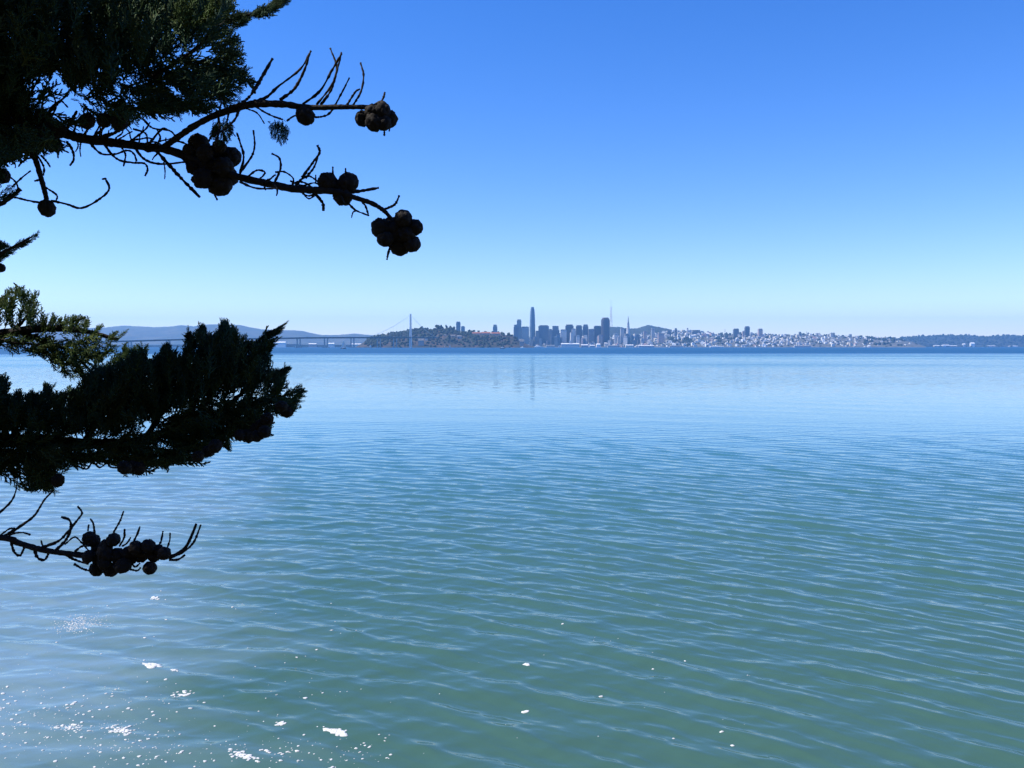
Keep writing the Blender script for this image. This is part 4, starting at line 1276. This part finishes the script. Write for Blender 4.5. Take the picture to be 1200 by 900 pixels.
# ---- lit bough further out on the left
dF = 3.35
Fb = limb([(Vector((-2.93, 2.76, 4.55)), .085), (-420, 440, 20, 3.0), (-150, 430, 14, 3.1), (-30, 400, 7, dF), (20, 388, 5, dF), (60, 385, 4, dF), (100, 388, 3, dF), (138, 398, 2, dF)], dF)
for i, (pts, r0, r1) in enumerate([([(-20, 398), (10, 388), (30, 372), (36, 350)], 3, 1.2), ([(20, 388), (50, 398), (80, 410), (104, 432)], 3, 1.4), ([(60, 385), (80, 378), (100, 372)], 2.2, 1), ([(40, 392), (60, 412), (80, 440)], 2, 1), ([(-10, 396), (20, 402), (48, 404)], 2.2, 1)]):
    twig(Fb, pts, r0, r1, dF, seed=400 + i, spread=.1)
F1 = [(-190, 400), (-160, 375), (-110, 366), (-60, 352), (-30, 345), (5, 345), (10, 338), (18, 333), (24, 338), (32, 332), (36, 341), (47, 340), (45, 350), (42, 358), (52, 362), (58, 368), (68, 367), (72, 372), (84, 369), (92, 368), (103, 371), (104, 376), (112, 379), (122, 377), (118, 385), (112, 392), (120, 390), (130, 387), (142, 387),
      (149, 388), (143, 397), (136, 402), (142, 405), (134, 410), (124, 414), (128, 420), (120, 426), (108, 432), (104, 444), (92, 438), (86, 446), (74, 446), (66, 438), (64, 428), (56, 424), (46, 418), (36, 414), (24, 416), (14, 412), (4, 404), (-30, 410), (-90, 440), (-170, 450)]
hl = [[(8, 377), (16, 381), (24, 376), (20, 384), (8, 383)], [(0, 386), (10, 389), (20, 394), (14, 396), (0, 392)], [(40, 377), (47, 380), (41, 384)], [(50, 392), (60, 394), (56, 398)], [(100, 394), (108, 398), (104, 404)]]
items = fill(F1, 820, dF, .10, .07, [(-200, 425), (-30, 402), (30, 390), (80, 392), (135, 400)], seed=8, out=.75, fwd=.4, up=.55, holes=hl)
items += fill([(150, 404), (162, 402), (166, 406), (174, 404), (172, 416), (180, 422), (170, 440), (150, 436), (130, 440), (104, 448), (108, 436), (125, 424), (140, 414)], 120, 3.25, .10, .08, [(110, 450), (150, 425), (170, 410)], seed=9, up=.6, out=.6)
V, Fq = put_sprays(items, SPRAYS, 4)
mesh_np('foliage', V, Fq, M['foliage_sunlit'], Fb)

# ---- big dark bough
dE = 3.0
E = limb([(Vector((-2.95, 2.73, 4.25)), .11), (-620, 610, 30, 2.75), (-220, 560, 20, 2.85), (-60, 522, 10, 2.95), (40, 516, 7, dE), (110, 520, 6, dE), (160, 517, 5.5, dE), (215, 500, 5, dE), (262, 486, 4, dE), (300, 474, 3, dE), (335, 466, 2, dE)], dE)
E1 = [(-230, 520), (-190, 470), (-120, 452), (-60, 446), (-30, 438), (2, 440), (9, 438), (12, 450), (6, 455), (16, 462), (22, 454), (28, 462), (38, 455), (42, 462), (52, 458), (53, 448), (60, 452), (66, 460), (72, 456), (82, 460), (86, 452), (94, 452), (100, 440), (112, 428), (128, 426), (150, 420), (160, 412), (168, 408), (170, 420), (181, 420), (186, 412),
      (189, 416), (191, 404), (197, 401), (200, 408), (208, 412), (216, 416), (222, 418), (224, 410), (219, 398), (221, 388), (226, 394), (231, 396), (231, 386), (237, 377), (242, 386), (247, 394), (252, 390), (255, 382), (262, 373), (268, 381), (275, 381), (279, 390), (286, 390), (292, 398), (302, 400), (310, 392),
      (322, 385), (337, 378), (332, 387), (320, 395), (311, 404), (309, 410), (314, 412), (316, 418), (311, 426), (316, 432), (326, 434), (334, 431), (343, 429), (336, 437), (328, 442), (333, 448), (338, 446), (341, 454), (352, 450), (360, 456), (354, 466), (350, 478), (343, 481), (340, 488), (330, 489), (326, 477), (318, 474), (310, 478), (317, 492), (316, 500),
      (321, 495), (316, 506), (305, 514), (292, 516), (280, 514), (268, 509), (272, 528), (262, 522), (248, 534), (236, 540), (214, 541), (200, 546), (196, 551), (190, 546), (172, 548), (165, 556), (150, 556), (140, 547), (128, 542), (112, 541), (98, 546), (86, 545), (76, 542), (72, 552), (70, 565), (62, 578), (50, 573), (40, 576), (24, 575), (14, 570), (22, 562), (18, 552), (-30, 553), (-100, 580), (-200, 590)]
hl = [[(80, 514), (87, 512), (86, 518), (78, 521)], [(104, 516), (114, 514), (112, 521), (100, 521)], [(122, 512), (130, 512), (133, 518), (124, 519)], [(14, 541), (22, 540), (32, 550), (26, 554), (16, 549)], [(223, 460), (230, 458), (231, 465), (224, 466)], [(4, 496), (10, 494), (8, 502)], [(18, 500), (25, 500), (22, 505)], [(6, 478), (14, 480), (8, 484)], [(26, 486), (31, 488), (27, 492)],
      [(300, 468), (306, 470), (303, 478)], [(290, 480), (296, 482), (292, 488)], [(306, 455), (311, 457), (308, 462)], [(244, 466), (248, 467), (246, 471)], [(270, 450), (273, 448), (274, 452)]]
sk = [(-260, 560), (-60, 522), (40, 514), (110, 515), (160, 508), (215, 480), (262, 468), (300, 462), (335, 460)]
items = fill(E1, 2350, dE, .20, .08, sk, seed=10, out=.75, fwd=.35, up=.55, holes=hl)
items += fill(E1, 2900, dE, .18, .05, sk, seed=12, out=.9, fwd=.3, up=.45, holes=hl)
# spiky leaders
for k, (poly, skl) in enumerate([([(290, 402), (300, 398), (312, 390), (324, 384), (337, 378), (331, 388), (318, 396), (304, 408), (292, 410)], [(285, 412), (312, 394), (338, 378)]), ([(312, 436), (326, 432), (343, 428), (337, 437), (322, 446), (308, 448)], [(300, 450), (343, 429)]),
                                ([(252, 402), (256, 384), (262, 372), (268, 384), (270, 402)], [(262, 415), (262, 372)]), ([(230, 402), (232, 388), (238, 376), (243, 390), (244, 404)], [(238, 412), (238, 377)]), ([(220, 404), (218, 390), (222, 386), (227, 400), (228, 410)], [(228, 420), (221, 387)]), ([(188, 420), (190, 406), (198, 400), (198, 416)], [(192, 425), (197, 402)]),
                                ([(50, 462), (53, 446), (60, 460)], [(55, 468), (53, 446)])]):
    items += fill(poly, 90, dE - .05 + .02 * k, .03, .036, skl, seed=50 + k, out=.3, fwd=1.0, up=.1)
V, Fq = put_sprays(items, SPRAYS, 5)
mesh_np('foliage', V, Fq, M['foliage'], E)
for i, (pts, r0, r1) in enumerate([([(84, 541), (92, 547), (102, 548), (108, 541)], 1.3, 1.1), ([(106, 538), (112, 546), (119, 548), (125, 542)], 1.3, 1.1), ([(125, 541), (131, 547), (138, 548), (143, 541)], 1.2, 1.0), ([(170, 514), (200, 470), (225, 430), (237, 395)], 4, 1.2), ([(215, 498), (240, 450), (262, 390)], 4, 1.2), ([(235, 480), (270, 430), (300, 402), (335, 379)], 4, 1.0),
                                    ([(100, 516), (130, 470), (160, 430)], 4, 1.2), ([(30, 514), (45, 490), (52, 455)], 3.4, 1), ([(250, 490), (290, 455), (340, 430)], 3, 1), ([(270, 484), (310, 470), (355, 458)], 3, 1), ([(60, 518), (50, 545), (40, 570)], 2.6, 1.2), ([(240, 496), (270, 508), (305, 505)], 2.6, 1.2),
                                    ([(300, 512), (312, 500), (322, 495)], 1.6, 1.0), ([(312, 504), (318, 508), (321, 510)], 1.0, .8), ([(264, 512), (262, 522), (268, 528)], 1.4, .9), ([(192, 538), (197, 548), (196, 554)], 1.0, .7), ([(170, 545), (171, 552), (172, 557)], 1.0, .7)]):
    twig(E, pts, r0, r1, dE, seed=500 + i, spread=.1)
for x, y, rp in ((281, 510, 7), (291, 511, 7), (301, 511, 7), (310, 506, 7), (336, 482, 7.5), (313, 491, 8), (306, 498, 7), (252, 523, 8), (244, 529, 7), (146, 548, 7.5), (163, 549, 8), (155, 547, 7), (232, 535, 7), (68, 563, 7), (330, 476, 6.5), (300, 503, 7)):
    cone(E, x, y, rp, dE - .30, .06)

# sunlit tips: sprays in the lighter foliage colour that stands in for sun
items = fill([(318, 470), (320, 452), (332, 446), (340, 454), (352, 449), (361, 457), (354, 468), (346, 479), (334, 482), (326, 474)], 46, 2.86, .05, .06, [(300, 474), (335, 464), (360, 455)], seed=71, out=.5, fwd=.7, up=.3)
items += fill([(284, 492), (292, 476), (304, 472), (312, 480), (306, 494), (294, 500)], 14, 2.84, .05, .05, [(270, 500), (310, 478)], seed=72, up=.3)
items += fill([(200, 482), (206, 470), (222, 464), (234, 470), (226, 482), (210, 488)], 12, 2.80, .04, .05, [(190, 490), (235, 466)], seed=73, up=.4)
V, Fq = put_sprays(items, SPRAYS, 6)
mesh_np('foliage', V, Fq, M['foliage_sunlit'], E)
items = fill([(196, 34), (200, 16), (208, 2), (220, -10), (262, -10), (276, 0), (270, 14), (258, 22), (240, 30), (218, 36)], 90, 1.62, .05, .045, [(190, 60), (235, 12), (250, -10)], seed=74, out=.5, fwd=.6, up=.5)
V, Fq = put_sprays(items, SPRAYS, 7)
mesh_np('foliage', V, Fq, M['foliage_sunlit'], B)

# ---- low bare branch over the water
dD = 2.1
D = limb([(Vector((-2.97, 2.72, 3.9)), .11), (-400, 590, 24, 2.3), (-120, 615, 7, 2.15), (0, 629.8, 3.6, dD), (20.8, 636, 3.5, dD), (41.7, 642.3, 3.5, dD), (62.5, 646.5, 3.4, dD), (87.5, 649.6, 3.3, dD), (108, 651.7, 3.6, dD), (135, 651.7, 3.6, dD), (162.5, 649.6, 3.3, dD), (187.5, 650.6, 3.0, dD), (202, 651.7, 2.4, dD), (216.7, 642.3, 2.0, dD), (225, 626.7, 1.7, dD), (230, 613.8, 1.4, dD)], dD)
for i, (pts, r0, r1) in enumerate([
    ([(-6, 606), (12.5, 587), (19.8, 571.5)], 1.4, 1.0), ([(2, 630), (20.8, 619.4), (39.6, 603.8), (52, 585), (61.5, 575.6)], 1.9, 1.1), ([(10, 628), (18, 624.6), (27, 624.6), (35.4, 626.7)], 1.0, 1.2), ([(2, 626), (10, 620), (17, 619)], 1.2, .9),
    ([(48, 642), (68.8, 634), (81, 622.5), (91.7, 608), (94.8, 599.6), (91, 593)], 1.8, 1.1), ([(64, 646), (77, 633), (83, 620.4), (81, 610), (72, 605.8)], 2.0, 1.3), ([(12.5, 634), (16.7, 646.5), (24, 649.6), (28.8, 641)], 1.7, 1.3), ([(39, 641), (44.8, 652.7), (53, 655.8), (58, 646)], 1.8, 1.3),
    ([(77, 650), (87, 657), (104, 661)], 1.6, 1.2), ([(87, 661), (96, 666), (106, 669)], 1.6, 1.2), ([(76, 638), (87, 630), (96, 636), (106, 648)], 1.0, .9), ([(88, 646), (96, 640), (104, 640)], 1.4, 1.0), ([(50, 640), (48, 633)], 1.0, .8),
    ([(111, 625), (110.5, 614), (106, 608)], 1.2, 1.0), ([(133, 624), (141.7, 612), (145, 599)], 1.3, 1.0), ([(140, 640), (146, 631), (146, 620)], 1.4, 1.1), ([(143, 640), (149, 636), (153, 630)], 1.2, .9), ([(156, 636), (160.4, 626.7), (164, 617)], 1.3, 1.0), ([(184, 642), (188.5, 634), (191, 622.5)], 1.3, 1.0), ([(196, 642), (198, 633), (199.4, 624.6)], 1.2, .9),
    ([(208, 650), (216, 646), (227, 635), (235.4, 615)], 1.6, 1.2), ([(198, 656), (208, 655.8), (217, 650)], 1.5, 1.1), ([(152, 667), (160, 668), (165, 665)], 1.3, 1.0), ([(103, 622), (104, 615)], 1.4, .8), ([(154, 660), (158, 664), (164, 660)], 1.2, .9)]):
    twig(D, pts, r0, r1, dD, seed=600 + i)
for x, y, rp in ((105, 631, 8.2), (110, 634, 7), (133, 632.5, 8.2), (114, 642, 7.5), (123, 648, 10), (113.5, 667, 8.2), (130, 667.5, 8.6), (144, 663, 8.6), (137, 651, 9), (159, 642, 8), (174, 640, 7.8), (166, 651, 8), (192.5, 648.5, 7.8), (180, 651, 8), (175.6, 665.5, 7.4), (117, 656, 8.6), (150, 648, 7.5), (124, 640, 8), (104, 652, 7), (122, 660, 8), (153, 655, 7), (186, 644, 6)):
    cone(D, x, y, rp, dD, .02)

# ---- the rest of the crown, above and beside the picture; limbs added here to shade the boughs
r = random.Random(77)
TS = to_sun                                     # openings in the crown that let the sun through to the lit tufts
WINDOWS = [(at(-20, 370, 3.35), .40), (at(30, 360, 3.35), .42), (at(75, 380, 3.35), .42), (at(110, 385, 3.35), .42), (at(140, 400, 3.3), .36), (at(165, 415, 3.25), .25), (at(340, 462, 3.0), .22), (at(240, 10, 1.8), .30), (at(225, 470, 3.0), .12)]
items = []
limbs_c = []
for (x0, y0, z0, x1, y1, z1) in [(-2.9, 2.7, 6.3, -0.9, 2.3, 6.75), (-2.9, 2.7, 6.6, -0.5, 0.9, 6.1), (-2.9, 2.75, 6.35, -1.6, 3.15, 6.72), (-2.9, 2.8, 6.8, -1.8, 3.4, 7.05), (-2.6, 2.9, 6.6, -1.2, 2.9, 6.65), (-2.9, 2.7, 6.2, -2.1, 2.9, 6.6), (-2.9, 2.8, 6.6, -2.0, 4.1, 7.05), (-2.8, 2.8, 6.5, -1.5, 3.8, 6.95), (-2.8, 2.5, 6.3, -1.5, 2.5, 6.5), (-2.7, 2.2, 6.2, -1.2, 1.7, 6.25), (-2.6, 2.6, 6.5, -0.7, 2.0, 6.3), (-2.9, 2.75, 6.9, -1.5, 3.3, 7.25), (-2.85, 2.75, 7.3, -2.4, 4.3, 7.7), (-2.9, 2.7, 7.0, -2.0, 1.2, 6.9), (-2.9, 2.7, 6.4, -1.6, 1.7, 6.35), (-2.85, 2.7, 7.6, -1.2, 2.6, 7.5),
                                (-2.95, 2.7, 6.0, -4.4, 2.0, 6.3), (-2.95, 2.7, 6.7, -4.3, 3.4, 7.2), (-2.95, 2.7, 5.4, -4.6, 2.9, 5.5), (-2.8, 2.7, 8.2, -3.4, 2.2, 8.9), (-2.8, 2.7, 8.0, -2.1, 3.0, 8.6), (-2.9, 2.7, 5.9, -2.6, 1.0, 6.0)]:
    mb = MB()
    a_, c_ = Vector((x0, y0, z0)), Vector((x1, y1, z1)); m_ = a_.lerp(c_, .5) + Vector((0, 0, .12))
    tube(mb, [a_, m_, c_], [.06, .04, .015], n=8, per=7, seed=int(x1 * 10))
    br = part(mb.build('branch', M['bark'], None, smooth=True))
    its = []
    for k in range(150):
        u = r.random() ** .7
        p = a_.lerp(c_, .15 + .85 * u) + Vector((r.gauss(0, .24), r.gauss(0, .24), r.gauss(.04, .13)))
        lo = 5 + .46 * p.y + .16                 # the photo shows none of this below here
        if p.x > -1.0 * abs(p.y) * .72 - .3 and p.z < lo + .15: p.z = lo + .15 + r.random() * .2
        v = (c_ - a_).normalized() * .6 + Vector((r.gauss(0, .6), r.gauss(0, .6), r.gauss(.35, .3)))
        if v.z < 0 and p.z < lo + .5: v.z = -v.z
        if any((Vector(p) - q - TS * max(0.0, (Vector(p) - q).dot(TS))).length < w_ for q, w_ in WINDOWS): continue
        its.append((p, v, r.uniform(.22, .36)))
    V, Fq = put_sprays(its, FAT, int(x1 * 100) % 97)
    mesh_np('foliage', V, Fq, M['foliage'], br)
# ------------------------------------------------------------------ foam afloat near the bank
M['foam'] = noisy_mat('sea_foam', (0.42, 0.44, 0.44), (0.70, 0.70, 0.68), 30.0, 0.9)
FR = random.Random(9)


def on_water(x, y):
    """where the line of sight through photo position x, y meets the still water"""
    q = at(x, y, 10.0) - CAM
    p = CAM + q * (-CAM.z / q.z)
    return p.x, p.y


def bubbles(spots, name, seed):
    """low domes of froth sitting on the waves; spots: (X, Y, half length, half width, turn)"""
    X = np.array([s[0] for s in spots]); Y = np.array([s[1] for s in spots])
    Zc = None
    V, Fs = [], []
    n = 9
    rings = [(1.0, -0.004), (0.97, 0.004), (0.55, 0.010)]
    pts = []
    for (x, y, a, b, t) in spots:
        ph = [FR.uniform(.62, 1.2) for _ in range(n)]
        c, s = math.cos(t), math.sin(t)
        for k, h in rings:
            for i in range(n):
                an = 2 * math.pi * i / n
                u, v = a * k * ph[i] * math.cos(an), b * k * ph[i] * math.sin(an)
                pts.append((x + u * c - v * s, y + u * s + v * c, h * min(1, a / .03)))
    P = np.array(pts)
    z = wave_height(P[:, 0].copy(), P[:, 1].copy(), np.full(len(P), 0.02))
    P[:, 2] += z
    m = len(spots)
    q = []
    tops = []
    for s in range(m):
        o = s * n * 3
        for k in range(2):
            for i in range(n):
                j = (i + 1) % n
                q.append((o + k * n + i, o + k * n + j, o + (k + 1) * n + j, o + (k + 1) * n + i))
        tops.append([o + 2 * n + i for i in range(n)])
    return mesh_np(name, P, [np.array(q), np.array(tops)], M['foam'])


def patch(cx, cy, w, h, n, size, label, tilt=0.0):
    """w, h: extent in photo px; the froth gathers towards the middle"""
    spots = []
    for i in range(n):
        u, v = FR.gauss(0, .42), FR.gauss(0, .42)
        x, y = cx + u * w / 2, cy + v * h / 2 + u * tilt
        X, Y = on_water(x, y)
        s = size * FR.uniform(.4, 1.3)
        spots.append((X, Y, s, s * FR.uniform(.45, .8), FR.uniform(-.4, .3)))
    tag(bubbles(spots, 'foam_patch', int(cx)), label, 'foam', 'foam patches afloat on the water')


patch(93, 731, 70, 26, 420, .013, 'large thin lacy foam patch left on the water under the low branch', -4)
patch(178, 780, 22, 8, 26, .060, 'small dense bright foam clot below the large lacy patch', 1)
patch(205, 786, 10, 5, 10, .030, 'tiny foam clot just right of the dense bright clot')
patch(216, 811, 30, 6, 34, .030, 'long thin foam streak below the dense bright clot', -2)
patch(395, 857, 38, 9, 34, .055, 'bright ragged foam clot nearest to the bottom centre', 3)
patch(330, 846, 20, 4, 16, .032, 'short thin foam streak left of the bright ragged clot')
patch(181, 700, 12, 6, 12, .040, 'tiny foam clot above the large lacy patch')
patch(142, 855, 34, 14, 70, .026, 'sparkling loose foam near the bottom left corner', 2)
patch(82, 852, 34, 16, 40, .024, 'sparse bubbly foam left of the sparkling loose foam')
patch(285, 886, 40, 9, 60, .030, 'broken foam line at the lower edge, left of the bright ragged clot', 4)
patch(616, 779, 10, 3, 1, .06, 'lone foam fleck farthest right of the upper pair on the green water')
patch(613, 831, 12, 4, 1, .065, 'lone foam fleck below the upper one on the green water')
patch(704, 812, 6, 3, 1, .04, 'small foam fleck on the green water, middle right')
patch(790, 863, 6, 3, 1, .04, 'foam fleck farthest right on the green water')
spots = []
for i in range(800):
    k = FR.random()
    if k < .50: x, y = FR.uniform(-20, 230) * FR.uniform(.5, 1), 850 + FR.gauss(0, 26)
    elif k < .78: x, y = FR.uniform(100, 460), 885 + FR.gauss(0, 9) - 6
    elif k < .97: x, y = FR.uniform(0, 420), FR.uniform(690, 860)
    else: x, y = FR.uniform(400, 900), FR.uniform(720, 895)
    y = min(max(y, 680), 905)
    X, Y = on_water(x, y)
    s = FR.choice([.006, .008, .008, .011, .011, .014, .018, .024, .034]) * FR.uniform(.6, 1.0)
    spots.append((X, Y, s, s * FR.uniform(.5, .9), FR.uniform(-.4, .4)))
tag(bubbles(spots, 'foam_flecks', 5), 'countless white foam flecks strewn over the water by the bank', 'foam', kind='stuff')
